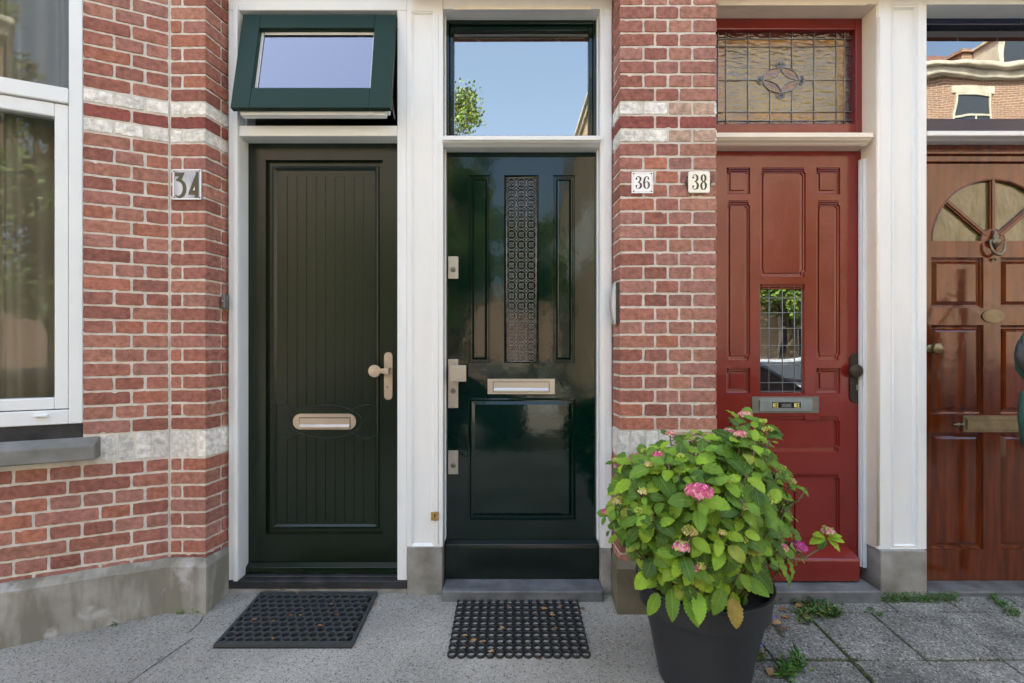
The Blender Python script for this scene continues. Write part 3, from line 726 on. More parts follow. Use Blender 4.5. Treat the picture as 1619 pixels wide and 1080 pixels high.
# ================================================================== DOOR 34
FR = 2.27
b = MB()
b.box(-1.376, -1.3245, FR, 2.40, 0.062, 2.828); b.box(-0.5568, -0.509, FR, 2.40, 0.062, 2.828); b.box(-1.376, -0.509, FR, 2.40, 2.828, 2.882)
b.box(-1.3245, -0.5568, FR, 2.40, 2.2175, 2.268)
FR34 = b.build('door_frame', M['pvc'], H34, bevel=0.004)
b = MB(); b.box(-1.346, -1.3245, FR - 0.012, FR - 0.0005, 0.062, 2.85); b.box(-1.3235, -0.5578, FR + 0.035, 2.40, 2.2685, 2.285); b.box(-1.3240, -1.314, FR + .05, 2.40, 2.2855, 2.827); b.box(-0.567, -0.5575, FR + .05, 2.40, 2.2855, 2.827)
b.build('glazing_rebate', M['pvc'], FR34, bevel=0.003)
b = MB(); b.box(-1.376, -0.509, FR - 0.002, 2.42, 0.022, 0.0605); b.box(-1.3235, -0.5575, FR + 0.03, 2.40, 0.0605, 0.068)
b.build('threshold', M['black_dusty'], H34, bevel=0.003)
b = MB(); b.box(-1.374, -0.509, FR + 0.002, 2.42, -0.06, 0.0205); b.build('step', M['stonebase'], H34)
# hopper window, hung at the top, pushed open at the bottom
sw0, sw1 = xd(384, 2.262), xd(626, 2.262); sh_ = 0.515
sb = MB()
def ring_rect(x0, x1, z0, z1, y): return [(x0, y, z0), (x1, y, z0), (x1, y, z1), (x0, y, z1)]
gx0, gx1, gz0, gz1 = sw0 + .087, sw1 - .100, -sh_ + .108, -0.078
for x0, x1, z0, z1 in ((sw0, gx0, -sh_, 0), (gx1, sw1, -sh_, 0), (gx0, gx1, -sh_, gz0), (gx0, gx1, gz1, 0)): sb.box(x0, x1, 0, 0.026, z0, z1)
tilt = R(11.5)
def tl_(x, y, z): return (x, 2.262 + (y - 0.0) * math.cos(tilt) + z * math.sin(tilt), 2.802 + z * math.cos(tilt) - y * math.sin(tilt))
TW34 = sb.warp(tl_).build('open_window', M['green_sash'], H34, bevel=0.003)
tag(TW34, 'dark green hopper window pushed open at the bottom')
sb = MB()
for x0, x1, z0, z1 in ((sw0+.018, gx0+.012, -sh_+.012, -.018), (gx1-.012, sw1-.018, -sh_+.012, -.018), (gx0+.012, gx1-.012, -sh_+.012, gz0+.012), (gx0+.012, gx1-.012, gz1-.012, -.018)): sb.box(x0, x1, 0.0265, 0.070, z0, z1)
sb.box(sw0 + .03, sw1 - .03, 0.03, 0.060, -sh_ - .012, -sh_ + .0115)
sb.warp(tl_).build('inner_sash', M['pvc'], TW34, bevel=0.003)
sb = MB(); sb.box(gx0 + .001, gx1 - .001, 0.028, 0.032, gz0, gz1); sb.warp(tl_).build('pane', M['glass_coated'], TW34)
sb = MB(); sb.box(gx0, gx0 + .012, 0.0335, 0.040, gz0, gz1); sb.box(gx0 + .0125, gx1, 0.0335, 0.040, gz1 - .02, gz1); sb.warp(tl_).build('glazing_bead', M['lightgrey'], TW34)
for sx_ in (-0.584, -1.301):
    sb = MB(); sb.tube([(sx_, 2.33, 2.33), (sx_, 2.26, 2.42)], 0.004); sb.build('stay', M['steel'], TW34)

# leaf
lx0, lx1, lz0, lz1 = -1.3235, -0.5572, 0.0685, 2.2165
ix0, ix1, iz0, iz1 = X(420), X(605), Z(845), Z(253)
b = MB()
relief(b, lx0, lx1, lz0, lz1, DL, [(ix0, ix1, iz0, iz1, [(0, 0), (0.001, 0.022), (0.022, 0.022), (0.026, 0.015), (0.034, 0.013), (0.042, 0.020), (0.046, 0.024)])])
D34 = b.build('door', M['green_satin'], H34, bevel=0.0015, angle=50)
tag(D34, 'matt dark green door with vertical plank grooves')
# planks and the waved letterbox band
def wave_top(px):
    u = abs(px - 513); e = 667 - 26 * math.sqrt(max(0, 1 - (u / 58) ** 2)) if u < 56 else 999
    w_ = 645.5 - 4.8 * math.cos((u - 65) / 34 * math.pi) if u > 30 else 999
    return min(e, w_)
def wave_bot(px): return 2 * 667.5 - wave_top(px)
pk = [435.6, 451.3, 467, 482, 497.3, 512.6, 527.8, 543, 558.2, 573.3, 592.5]
py0 = DL + 0.021
b = MB()
for i in range(10):
    xa, xb = pk[i] + 0.75, pk[i+1] - 0.75
    for up in (True, False):
        n_ = 6; P = []
        f = wave_top if up else wave_bot
        edge = [(X(xa + (xb - xa) * k / n_), Z(f(xa + (xb - xa) * k / n_) + (-1.0 if up else 1.0))) for k in range(n_ + 1)]
        if up: out = edge + [(X(xb), Z(276)), (X(xa), Z(276))]
        else: out = [(X(xa), Z(833)), (X(xb), Z(833))] + edge[::-1]
        b.yprism(out, py0, py0 + 0.006)
xs_ = np.linspace(435.8, 592.2, 80)
b.yprism([(X(x), Z(wave_bot(x) - 0.3)) for x in xs_] + [(X(x), Z(wave_top(x) + 0.3)) for x in xs_[::-1]], py0 - 0.0006, py0 + 0.006)
b.build('planks', M['green_satin'], D34, bevel=0.0012, angle=40)
b = MB()
for f in (wave_top, wave_bot): b.tube([(X(x), py0 - 0.0012, Z(f(x))) for x in xs_], 0.0027, 8)
ea = [513 + 57 * math.cos(t) for t in np.linspace(0, math.pi, 30)]; 
for sg in (1, -1): b.tube([(X(513 + 57 * math.cos(t)), py0 - 0.0012, Z(667.5 - sg * 26 * math.sin(t))) for t in np.linspace(0.12, math.pi - .12, 40)], 0.0027, 8)
b.build('bead', M['green_kick'], D34, smooth=True)
b = MB()   # weather bar at the foot
b.rings([[(x, DL - 0.003, Z(888)), (x, DL - 0.030, Z(893)), (x, DL - 0.030, Z(903)), (x, DL - 0.003, Z(903))] for x in (lx0 + .002, lx1 - .004)], True, True)
b.build('weather_bar', M['green_satin'], D34, bevel=0.002)
b = MB()
b.yprism(rrect(X(461), X(561), Z(680), Z(655), 0.0385 * 0.98, 8), py0 - 0.007, py0 - 0.001)
b.cm = 1; b.yprism(rrect(X(470.8), X(552.6), Z(678), Z(660.6), 0.002, 2), py0 - 0.0073, py0 - 0.0065); b.cm = 0  # black plate painted in as the dark gap round the flap
b.yprism(rrect(X(472), X(551.5), Z(674.5), Z(662), 0.001, 2), py0 - 0.0105, py0 - 0.008)
b.rings([[(x, py0 - .009, Z(671)), (x, py0 - .020, Z(675)), (x, py0 - .020, Z(677)), (x, py0 - .008, Z(677))] for x in (X(472), X(551.5))], True, True)
b.build('letterbox', [M['steel_copper'], M['black']], D34, bevel=0.0008)
b = MB()
b.yprism(rrect(X(608), X(621), Z(632), Z(557), 0.0195, 6), DL - 0.009, DL)
b.yprism([(X(600), Z(588.5)), (X(619), Z(591)), (X(619), Z(581)), (X(600), Z(583))], DL - 0.058, DL - 0.040)
b.box(X(612), X(619), DL - 0.041, DL - 0.008, Z(591), Z(581))
b.lathe((X(597), DL - 0.040, Z(586)), (0, -1, 0), [(0.024, 0), (0.030, 0.004), (0.031, 0.014), (0.029, 0.019), (0.0, 0.0215)], 28, True)
H = b.build('door_handle', M['steel_copper'], D34, bevel=0.001, angle=50)
b = MB(); disc(b, X(613), Z(611), DL - 0.009, 0.004, 0.001, sx=0.7); b.box(X(613) - .0014, X(613) + .0014, DL - .0103, DL - .009, Z(613.5), Z(611)); b.build('keyhole', M['black'], D34)

# ================================================================== PORTAL 34|36 woodwork, DOOR 36
b = MB()
# pilaster with recessed panel: outer boards and recessed field
relief(b, -0.5085, -0.336, 0.228, 2.882, FR - 0.004, [(xd(650, FR), xd(686, FR), 0.2285, zd(18, FR), [(0, 0), (0.003, 0.004), (0.006, 0.004), (0.011, 0.012), (0.013, 0.012)])], back=0.13)
PIL = b.build('pilaster', M['white'], H36, bevel=0.0015)
b = MB(); b.tube([(xd(693, FR), FR - .0045, 0.24), (xd(693, FR), FR - .0045, 2.80)], 0.002, 6); b.tube([(xd(699.3, FR), FR + .001, 0.235), (xd(699.3, FR), FR + .001, 2.83)], 0.004, 8)
b.build('moulding', M['white'], PIL, smooth=True)
b = MB()
b.box(0.428, 0.4865, FR, 2.42, 0.2195, 2.834)      # right jamb
b.box(0.444, 0.482, FR - 0.006, FR - 0.0005, 0.2195, 2.834)
b.box(-0.3355, 0.4865, FR, 2.42, 2.8345, 2.882)      # head
FR36 = b.build('door_frame', M['white'], H36, bevel=0.004)
b = MB(); b.box(-0.287, 0.385, FR - 0.006, FR - .0005, 2.8275, 2.842); b.build('drip_strip', M['cream'], FR36, bevel=0.003)
b = MB()
for xa in (-0.334, 0.421):
    b.box(xa, xa + 0.0065, 2.315, 2.42, 0.24, 2.834)
b.build('door_stop', M['white'], FR36, bevel=0.002)
def sillbar(mb, x0, x1, z0, zm, z1, yf, yb):
    """transom bar: square nose on top, cove running back below"""
    prof = [(yf, z1), (yf - 0.0, zm), (yf + 0.006, zm - .001), (yf + 0.012, zm - (zm - z0) * .35), (yf + 0.03, z0 + (zm - z0) * .35), (yf + 0.036, z0 + .003), (yf + 0.045, z0), (yb, z0), (yb, z1)]
    mb.rings([[(x, y, z) for y, z in prof] for x in (x0, x1)], True, True)
b = MB(); sillbar(b, -0.3355, 0.4275, 2.1725, 2.189, 2.2095, 2.248, 2.41); b.build('transom_bar', M['white'], FR36, bevel=0.002)
# transom window
b = MB(); wx0, wx1, wz0, wz1 = -0.334, 0.4275, 2.2105, 2.8335
def frame4(mb, x0, x1, z0, z1, w, y0, y1, wl=None):
    wl = wl or (w, w, w, w)   # left right bottom top
    mb.box(x0, x0 + wl[0], y0, y1, z0, z1); mb.box(x1 - wl[1], x1, y0, y1, z0, z1)
    mb.box(x0 + wl[0], x1 - wl[1], y0, y1, z0, z0 + wl[2]); mb.box(x0 + wl[0], x1 - wl[1], y0, y1, z1 - wl[3], z1)
frame4(b, wx0, wx1, wz0, wz1, 0.02, 2.345, 2.41)
TW36 = b.build('transom_window', M['green_gloss'], H36, bevel=0.004)
b = MB(); frame4(b, wx0 + .0205, wx1 - .0205, wz0 + .0205, wz1 - .0205, 0.02, 2.358, 2.40, (0.022, 0.022, 0.030, 0.024)); b.build('sash', M['green_gloss'], TW36, bevel=0.003)
b = MB(); b.box(wx0 + .04, wx1 - .04, 2.374, 2.378, wz0 + .048, wz1 - .042); b.build('pane', M['glass'], TW36)

lx0, lx1, lz0, lz1 = -0.3265, 0.4205, 0.05, 2.171
raised = [(0, 0), (0.003, 0.010), (0.008, 0.010), (0.011, 0.014), (0.016, 0.014), (0.028, 0.004), (0.030, 0.004)]
b = MB()
relief(b, lx0, lx1, lz0, lz1, DL, [
    (X(741), X(775), Z(574), Z(277), raised), (X(874.5), X(908.5), Z(574), Z(277), raised),
    (X(797), X(851.5), Z(574), Z(277), [(0, 0), (0.003, 0.012), (0.009, 0.014), (0.011, 0.018)]),
    (X(740), X(910), Z(822), Z(629), [(0, 0), (0.002, -0.005), (0.009, -0.006), (0.014, 0.006), (0.018, 0.006), (0.034, 0.001), (0.036, 0.001)])])
D36 = b.build('door', M['green_gloss'], H36, bevel=0.0008, angle=50)
tag(D36, 'glossy blackish green panelled door with iron grille')
b = MB(); b.rings([[(x, DL - .001, Z(853)), (x, 2.318, Z(857)), (x, 2.315, Z(862)), (x, 2.315, 0.048), (x, DL - .001, 0.048)] for x in (-0.332, 0.4265)], True, True)
b.build('kick_board', M['green_kick'], D36, bevel=0.003)
b = MB(); b.box(X(799), X(849.5), DL + .019, DL + .024, Z(572), Z(279)); b.build('dark_glass', mat('smoky_door_glass', (0.02, 0.018, 0.016), 0.08), D36)
# cast grille: three columns of rosettes in interlaced rings
b = MB(); gx = [X(808.6), X(824.3), X(840)]; pit = X(840) - X(824.3); z = Z(287); gy = DL + 0.010
r0, r1 = pit * .46, 0
rows_ = int((Z(283) - Z(570)) / (pit * 1.0)) + 1
zr = [Z(289) - k * (Z(289) - Z(565)) / 17 for k in range(18)]
for z in zr:
    for x in gx:
        n_ = 14; rr = pit * .50
        pts = [(x + rr * math.cos(2*math.pi*k/n_), gy, z + rr * math.sin(2*math.pi*k/n_)) for k in range(n_ + 1)]
        b.tube(pts, 0.0022, 5, caps=False)
        b.ball((x, gy - .003, z), 0.0042, 8, 5)
        for k in range(4):
            a_ = R(45 + 90 * k); b.ball((x + .0105 * math.cos(a_), gy - .001, z + .0105 * math.sin(a_)), 0.0052, 7, 5, (1, .6, 1))
        for k in range(4):
            a_ = R(90 * k); b.ball((x + .011 * math.cos(a_), gy, z + .011 * math.sin(a_)), 0.0026, 6, 4)
for i in range(17):
    zc = (zr[i] + zr[i+1]) / 2
    for x in (gx[0] - pit/2, gx[0] + pit/2, gx[1] + pit/2, gx[2] + pit/2): b.ball((x, gy, zc), 0.0062, 7, 5, (1, .55, 1))
frame4(b, X(800), X(848.6), Z(572.5), Z(279.5), 0.0045, gy - .004, gy + .006)
b.build('grille', M['iron'], D36, smooth=True)
b = MB(); b.yprism([(X(771), Z(623)), (X(877), Z(623)), (X(877), Z(599)), (X(771), Z(599))], DL - .005, DL + .0)
b.cm = 1; b.yprism([(X(779.3), Z(620)), (X(868.7), Z(620)), (X(868.7), Z(603.3)), (X(779.3), Z(603.3))], DL - .0054, DL - .0050); b.cm = 0  # black border stands in for the shaded gap around the flap
b.yprism([(X(780.3), Z(619.2)), (X(867.7), Z(619.2)), (X(867.7), Z(604.3)), (X(780.3), Z(604.3))], DL - .0068, DL - .0055)
b.rings([[(x, DL - .007, Z(613)), (x, DL - .018, Z(617)), (x, DL - .018, Z(619)), (x, DL - .007, Z(619.2))] for x in (X(781), X(867))], True, True)
b.build('letterbox', [M['steel'], M['black']], D36, bevel=0.0006)
def lockplate(z_top, z_bot, zc, name, parent):
    b = MB(); b.box(X(709), X(724.8), DL - .010, DL, z_bot, z_top); o = b.build(name, M['steel'], parent, bevel=0.001)
    return o
lockplate(Z(406), Z(441), Z(427), 'lock_plate', D36); lockplate(Z(712), Z(749), Z(735), 'lock_plate', D36)
b = MB(); b.box(X(709), X(724.8), DL - .010, DL, Z(645), Z(568)); b.box(X(713), X(722), DL - .045, DL - .010, Z(600), Z(579)); b.box(X(713), X(738.8), DL - .060, DL - .045, Z(602), Z(577))
b.build('door_handle', M['steel'], D36, bevel=0.0012)
for zc, an in ((Z(427), 35), (Z(618), 0), (Z(735), -40)):
    b = MB(); c_ = (X(717), DL - .010, zc); b.lathe(c_, (0, -1, 0), [(0.0135, 0), (0.013, .002), (0.0100, .004), (0.0095, .009), (0.0001, .0095)], 20)
    o = b.build('lock_cylinder', M['aged'], D36, smooth=False)
    b = MB(); a_ = R(90 + an); dx, dz = math.cos(a_) * .0045, math.sin(a_) * .0045
    b.tube([(c_[0] - dx, c_[1] - .0098, zc - dz), (c_[0] + dx, c_[1] - .0098, zc + dz)], 0.0022, 6); b.build('keyhole', M['black'], D36)
b = MB(); b.box(xd(682, FR), xd(694, FR), FR - .011, FR - .0045, zd(822, FR), zd(808.5, FR)); KP = b.build('lock_escutcheon', M['brass_bright'], PIL, bevel=0.0008)
b = MB(); disc(b, xd(688, FR), zd(813.5, FR), FR - .011, .004, .001); b.box(xd(688, FR) - .0015, xd(688, FR) + .0015, FR - .012, FR - .011, zd(819, FR), zd(814, FR)); b.build('keyhole', M['black'], PIL)
b = MB(); b.zprism([(-0.330, 2.203), (0.430, 2.203), (0.430, 2.42), (-0.330, 2.42)], -0.06, 0.044); b.build('step', M['bluestone'], H36, bevel=0.006)

# ================================================================== DOOR 38
YF = 2.25
b = MB()
b.box(0.944, 0.9595, YF, 2.42, 0.05, 2.842); b.box(0.944, 1.7595, YF, 2.42, 2.8425, 2.882)
FR38 = b.build('door_frame', M['cream'], H38, bevel=0.004)
b = MB(); b.box(0.99, 1.70, YF - .006, YF - .0005, 2.833, 2.850); b.build('drip_strip', M['cream'], FR38, bevel=0.004)
b = MB(); sillbar(b, 0.960, 1.735, 2.178, 2.200, 2.2235, 2.245, 2.41); b.build('transom_bar', M['cream'], FR38, bevel=0.003)
b = MB()   # pilaster: cream edge toward the red door, white face with recessed panel
relief(b, 1.7600, 1.9925, 0.2225, 2.882, YF, [(xd(1408, YF), xd(1452, YF), 0.2228, zd(7, YF), [(0, 0), (0.004, 0.006), (0.009, 0.006), (0.014, -0.001), (0.018, 0.010), (0.020, 0.012)])], back=0.15)
PIL38 = b.build('pilaster', M['white'], H38, bevel=0.003)
b = MB(); b.box(1.7535, 1.7598, YF + .004, 2.40, 0.2225, 2.84); b.build('side_lining', M['cream'], PIL38)
b = MB(); b.tube([(1.7625, YF + .004, .24), (1.7625, YF + .004, 2.78)], 0.008, 10); b.build('staff_bead', M['cream'], PIL38, smooth=True)
b = MB()   # white draught strip standing against the reveal
b.box(1.7335, 1.7425, 2.328, 2.345, 0.100, 2.128); b.box(1.7430, 1.7585, 2.318, 2.345, 0.100, 2.128); b.tube([(1.7430, 2.321, .1), (1.7430, 2.321, 2.128)], .004, 8)
b.build('draught_strip', M['pvc'], FR38, bevel=0.003)
# leaded fanlight
b = MB(); wx0, wx1, wz0, wz1 = 0.9600, xd(1366, DL), 2.2240, 2.8420
gx0, gx1, gz0_, gz1_ = X(1126), X(1351.5), Z(196), Z(47.5)
frame4(b, wx0, wx1, wz0, wz1, 0.03, 2.345, 2.41, (gx0 - wx0, wx1 - gx1, gz0_ - wz0, wz1 - gz1_))
b.box(wx1, 1.7535, 2.36, 2.41, wz0, wz1)
TW38 = b.build('leaded_fanlight', M['red'], H38, bevel=0.005)
tag(TW38, 'red framed fanlight of leaded amber glass with oval ornament')
gy = 2.372
vx = [1137.8, 1150.4, 1186, 1220.8, 1256, 1291, 1326.7, 1339.6]; hz = [58.2, 70, 123.3, 174.8, 188.4]
ex = [1126] + vx + [1351.5]; ez = [47.5] + [hz[0], hz[1], hz[2], hz[3], hz[4]] + [196]
b = MB(); tm = ['tg_amber', 'tg_orange', 'tg_maroon', 'tg_rust', 'tg_violet']
for i in range(len(ex) - 1):
    for j in range(len(ez) - 1):
        edge = i in (0, len(ex) - 2) or j in (0, len(ez) - 2)
        ring2 = i in (1, len(ex) - 3) or j in (1, len(ez) - 3)
        b.cm = 2 if edge else (1 if ring2 else 0)
        yo = gy + ru(-.0008, .0008)
        b.quad((X(ex[i]), yo, Z(ez[j+1])), (X(ex[i+1]), yo + ru(-.0006,.0006), Z(ez[j+1])), (X(ex[i+1]), yo, Z(ez[j])), (X(ex[i]), yo + ru(-.0006,.0006), Z(ez[j])))
ocx, ocz = 1238, 123.3
def epx(t, rx=28.5, rz=20): return (X(ocx + rx * math.cos(t)), Z(ocz - rz * math.sin(t)))
b.cm = 3; P = [epx(t) for t in np.linspace(0, 2 * math.pi, 41)[:-1]]; b.poly([(x, gy - .0022, z) for x, z in P])
# star-shaped amber centre with concave sides
star = []
for q in range(4):
    A_, B_ = [(27, 0), (0, 18.5), (-27, 0), (0, -18.5)][q], [(0, 18.5), (-27, 0), (0, -18.5), (27, 0)][q]
    for k in range(7):
        t = k / 7; cx_, cz_ = 0.13 * (A_[0] + B_[0]) , 0.13 * (A_[1] + B_[1])
        px_ = (1-t)**2 * A_[0] + 2*t*(1-t) * cx_ + t*t * B_[0]; pz_ = (1-t)**2 * A_[1] + 2*t*(1-t) * cz_ + t*t * B_[1]
        star.append((X(ocx + px_), Z(ocz - pz_)))
b.cm = 0; ctr = b.V((X(ocx), gy - .003, Z(ocz))); ids = [b.V((x, gy - .003, z)) for x, z in star]
for k in range(len(ids)): b.F([ctr, ids[k], ids[(k+1) % len(ids)]])
b.cm = 4
tre = []
for (dx, dz, ax) in ((0, 23.5, 90), (0, -23.5, 270), (32.5, 0, 0), (-32.5, 0, 180)):
    for da in (-55, 0, 55):
        a_ = R(ax + da); tre.append((ocx + dx * .93 + 4.2 * math.cos(a_), ocz - dz * .93 - 4.2 * math.sin(a_)))
for (px_, pz_) in tre: b.poly([(X(px_ + 2.9 * math.cos(t)), gy - .0026, Z(pz_ - 2.9 * math.sin(t))) for t in np.linspace(0, 2 * math.pi, 11)[:-1]])
b.build('pane', [M[k] for k in tm], TW38)
b = MB(); lr_ = 0.0022
for x in vx:
    if x in (1220.8, 1256): b.tube([(X(x), gy - .003, gz1_), (X(x), gy - .003, Z(ocz - 17))], lr_, 6); b.tube([(X(x), gy - .003, Z(ocz + 17)), (X(x), gy - .003, gz0_)], lr_, 6)
    else: b.tube([(X(x + ru(-.5, .5)), gy - .003, gz1_), (X(x + ru(-.5, .5)), gy - .003, gz0_)], lr_, 6)
for z in hz:
    if z == 123.3: b.tube([(gx0, gy - .003, Z(z)), (X(ocx - 36), gy - .003, Z(z))], lr_, 6); b.tube([(X(ocx + 36), gy - .003, Z(z)), (gx1, gy - .003, Z(z - .6))], lr_, 6)
    else: b.tube([(gx0, gy - .0035, Z(z)), (gx1, gy - .0035, Z(z - .8))], lr_, 6)
b.tube([(x, gy - .005, z) for x, z in P + [P[0]]], lr_, 6, False); b.tube([(x, gy - .0055, z) for x, z in star + [star[0]]], lr_ * .9, 6, False)
for (px_, pz_) in tre: b.tube([(X(px_ + 3.6 * math.cos(t)), gy - .005, Z(pz_ - 3.6 * math.sin(t))) for t in np.linspace(0, 2 * math.pi, 12)], 0.0014, 5, False)
b.build('lead_cames', M['lead'], TW38, smooth=True)

# red door leaf
lx0, lx1, lz0, lz1 = X(1112), X(1361), 0.055, 2.177
prof = [(0, 0), (0.0025, 0.009), (0.007, 0.010), (0.009, 0.016), (0.021, 0.018), (0.0215, 0.012), (0.024, 0.0115)]
sq = [(0, 0), (0.002, 0.011), (0.009, 0.014), (0.023, 0.015), (0.0235, 0.009), (0.026, 0.0085)]
nt = 0.008
b = MB(); lm, rm = (1148, 1187), (1290, 1331)
ops = []
for (a_, c_) in ((1149, 1186), (1291, 1328.5)):
    ops += [(X(a_), X(c_), Z(307), Z(265), sq), (X(a_), X(c_), Z(570), Z(317), prof, nt), (X(a_), X(c_), Z(622), Z(582), sq)]
ops += [(X(1202), X(1274), Z(438), Z(265), prof, nt), (X(1201.5), X(1272.5), Z(623), Z(449), [(0, 0), (0.002, 0.008), (0.005, 0.008), (0.007, 0.018)], 0, False)]
ops += [(X(1151), X(1328), Z(715), Z(658), prof, nt), (X(1151), X(1222), Z(858), Z(749), prof, nt), (X(1253), X(1328), Z(858), Z(749), prof, nt)]
relief(b, lx0, lx1, lz0, lz1, DL, ops)
for (a_, c_, zt_) in [(1152, 1183.5, 266), (1294, 1325.5, 266), (1152, 1183.5, 318), (1294, 1325.5, 318), (1205, 1271, 266), (1205, 1270, 450), (1152, 1183.5, 583), (1294, 1325.5, 583), (1154, 1325, 659), (1256, 1325, 750)]:
    for k in range(3): b.tube([(X(a_), DL + .0035 + k * .0036, Z(zt_ + .6 + k * 2.6)), (X(c_), DL + .0035 + k * .0036, Z(zt_ + .6 + k * 2.6))], 0.0034, 7)
b.box(X(1272), X(1295), DL - .0035, DL + .02, Z(664), Z(655.5))
D38 = b.build('door', M['red'], H38, bevel=0.0007, angle=50)
tag(D38, 'red painted panelled door with small leaded window')
b = MB(); b.rings([[(x, DL - .001, 0.198), (x, 2.335, 0.196), (x, 2.268, 0.166), (x, 2.264, 0.156), (x, 2.268, 0.056), (x, DL - .001, 0.056)] for x in (0.972, 1.685, 1.694)][:2], True, True)
b.build('weather_board', M['red'], D38, bevel=0.006)
b = MB(); b.box(X(1203), X(1271.5), DL + .016, DL + .019, Z(622), Z(450)); b.build('pane', M['glass_old'], D38)
b = MB()
for x in (1203.8, 1218, 1240, 1259, 1270.5): b.tube([(X(x), DL + .0145, Z(622)), (X(x + ru(-.5, .5)), DL + .0145, Z(450))], .0017, 5)
for z in (452, 471, 494, 519, 546, 577, 605, 619): b.tube([(X(1203), DL + .0145, Z(z + ru(-.5, .5))), (X(1271.5), DL + .0145, Z(z))], .0017, 5)
b.build('lead_cames', M['lead'], D38, smooth=True)
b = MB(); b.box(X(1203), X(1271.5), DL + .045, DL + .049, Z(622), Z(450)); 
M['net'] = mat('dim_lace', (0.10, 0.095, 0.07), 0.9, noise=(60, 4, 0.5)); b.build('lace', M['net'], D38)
b = MB(); b.yprism([(X(1188.5), Z(653)), (X(1294), Z(653)), (X(1294), Z(627)), (X(1188.5), Z(627))], DL - .004, DL)
b.cm = 1; b.yprism([(X(1200), Z(649.5)), (X(1282.5), Z(649.5)), (X(1282.5), Z(633)), (X(1200), Z(633))], DL - .010, DL - .0042)
b.yprism([(X(1198), Z(633)), (X(1284), Z(633)), (X(1283), Z(629.5)), (X(1199), Z(629.5))], DL - .006, DL - .0042)
b.build('letterbox', [M['aged'], M['flap']], D38, bevel=0.001)
sy_ = DL - .0102
b = MB(); b.box(X(1219), X(1264), sy_ - .0006, sy_, Z(644.8), Z(635.6)); b.build('sticker', M['ink'], D38)
b = MB()
def bar(x0, x1, z0, z1): b.box(x0, x1, sy_ - .0011, sy_ - .0007, z0, z1)
u = (X(1229.5) - X(1220)) / 11.5; H_ = Z(636.8) - Z(643.8)
for sx0 in (X(1220), X(1253.5)):
    b = MB(); x = sx0; z0 = Z(643.8); z1 = z0 + H_; t_ = u * .95
    bar(x, x + t_, z0, z1); bar(x + 2.2*u, x + 2.2*u + t_, z0, z1)
    b.poly([(x + t_ * .3, sy_ - .0012, z1), (x + t_ * 1.2, sy_ - .0012, z1), (x + 2.2*u + t_ * .7, sy_ - .0012, z0), (x + 2.2*u - t_ * .2, sy_ - .0012, z0)][::-1])
    for k in (0, 1):
        xx = x + 4.1 * u + k * 3.6 * u; bar(xx, xx + t_, z0, z1)
        for zz in (z0, z0 + (H_ - t_) / 2, z1 - t_): bar(xx + t_, xx + 2.8 * u, zz, zz + t_)
    b.build('sticker_lettering', M['yellow'], D38)
b = MB()
for k, (xa, xb) in enumerate(((1233.5, 1249.5), (1235, 1248.5), (1233, 1250))): bar(X(xa), X(xb), Z(639.1 + k * 2.1), Z(638.3 + k * 2.1))
b.build('sticker_small_print', M['grey_plastic'], D38)
b = MB(); b.yprism(rrect(X(1342.5), X(1363.2), Z(637), Z(558), 0.030, 8), DL - .007, DL)
b.lathe((xd(1352.5, 2.325), DL - .007, Z(586)), (0, -1, 0), [(0.016, 0), (0.012, .003), (0.012, .008), (0.026, .012), (0.0325, .017), (0.034, .023), (0.030, .030), (0.0001, .033)], 28)
b.build('door_handle', M['bronze'], D38, bevel=0.0008, angle=60)
b = MB(); disc(b, X(1353), Z(610), DL - .007, .0058, .003); b.box(X(1353) - .003, X(1353) + .003, DL - .010, DL - .007, Z(616.5), Z(610)); b.build('lock_cylinder', M['steel'], D38)
b = MB(); b.box(0.9595, 1.729, 2.190, 2.42, -0.06, 0.050); b.build('step', M['bluestone'], H38, bevel=0.006)

# ================================================================== DOOR 40
b = MB(); b.box(2.842, 2.93, YF, 2.42, 0.02, 2.842); b.box(1.9930, 2.93, YF, 2.42, 2.8425, 2.882)
FR40 = b.build('door_frame', M['white'], H40, bevel=0.004)
b = MB(); sillbar(b, 1.9935, 2.8415, 2.204, 2.2085, 2.231, 2.245, 2.41); b.build('transom_bar', M['white'], FR40, bevel=0.002)
b = MB(); b.box(1.9940, 2.8415, 2.335, 2.40, 2.118, 2.2035); b.box(1.9940, 2.8415, 2.320, 2.335, 2.150, 2.165); b.build('head_rail', M['wood'], FR40, bevel=0.003)
b = MB(); wx0, wx1, wz0, wz1 = 1.9940, 2.8415, 2.2315, 2.8420
frame4(b, wx0, wx1, wz0, wz1, .04, 2.345, 2.41, (.012, .05, Z(188) - wz0, wz1 - Z(40)))
TW40 = b.build('transom_window', M['blue_gloss'], H40, bevel=0.004)
b = MB(); b.box(wx0 + .01, wx1 - .045, 2.372, 2.376, Z(190), Z(38)); b.build('pane', M['glass_old'], TW40)
# leaf with half-round fan
lx0, lx1, lz0, lz1 = 1.9945, 2.8380, 0.0215, 2.1165
acx, acz, ar = X(1570), Z(381), X(1570) - X(1472)
b = MB(); pf = [(0, 0), (0.003, 0.010), (0.009, 0.011), (0.012, 0.017), (0.017, 0.017), (0.034, 0.006), (0.036, 0.006)]
rx = (X(1582), X(1582) + (X(1555) - X(1472)))
aw = ar + 0.012
rows4 = ((487, 407), (655, 514), (869, 684))
ops = [(X(1472), X(1555), Z(a_), Z(c_), pf) for a_, c_ in rows4] + [(rx[0], rx[1], Z(a_), Z(c_), pf) for a_, c_ in rows4]
zarch0, zarch1 = acz, acz + aw
xs = sorted({lx0, lx1, *[o[0] for o in ops], *[o[1] for o in ops], acx - aw, acx + aw})
relief(b, lx0, lx1, lz0, lz1, DL, ops + [(acx - aw, acx + aw, zarch0, zarch1, [(0, 0)], 0, False)])
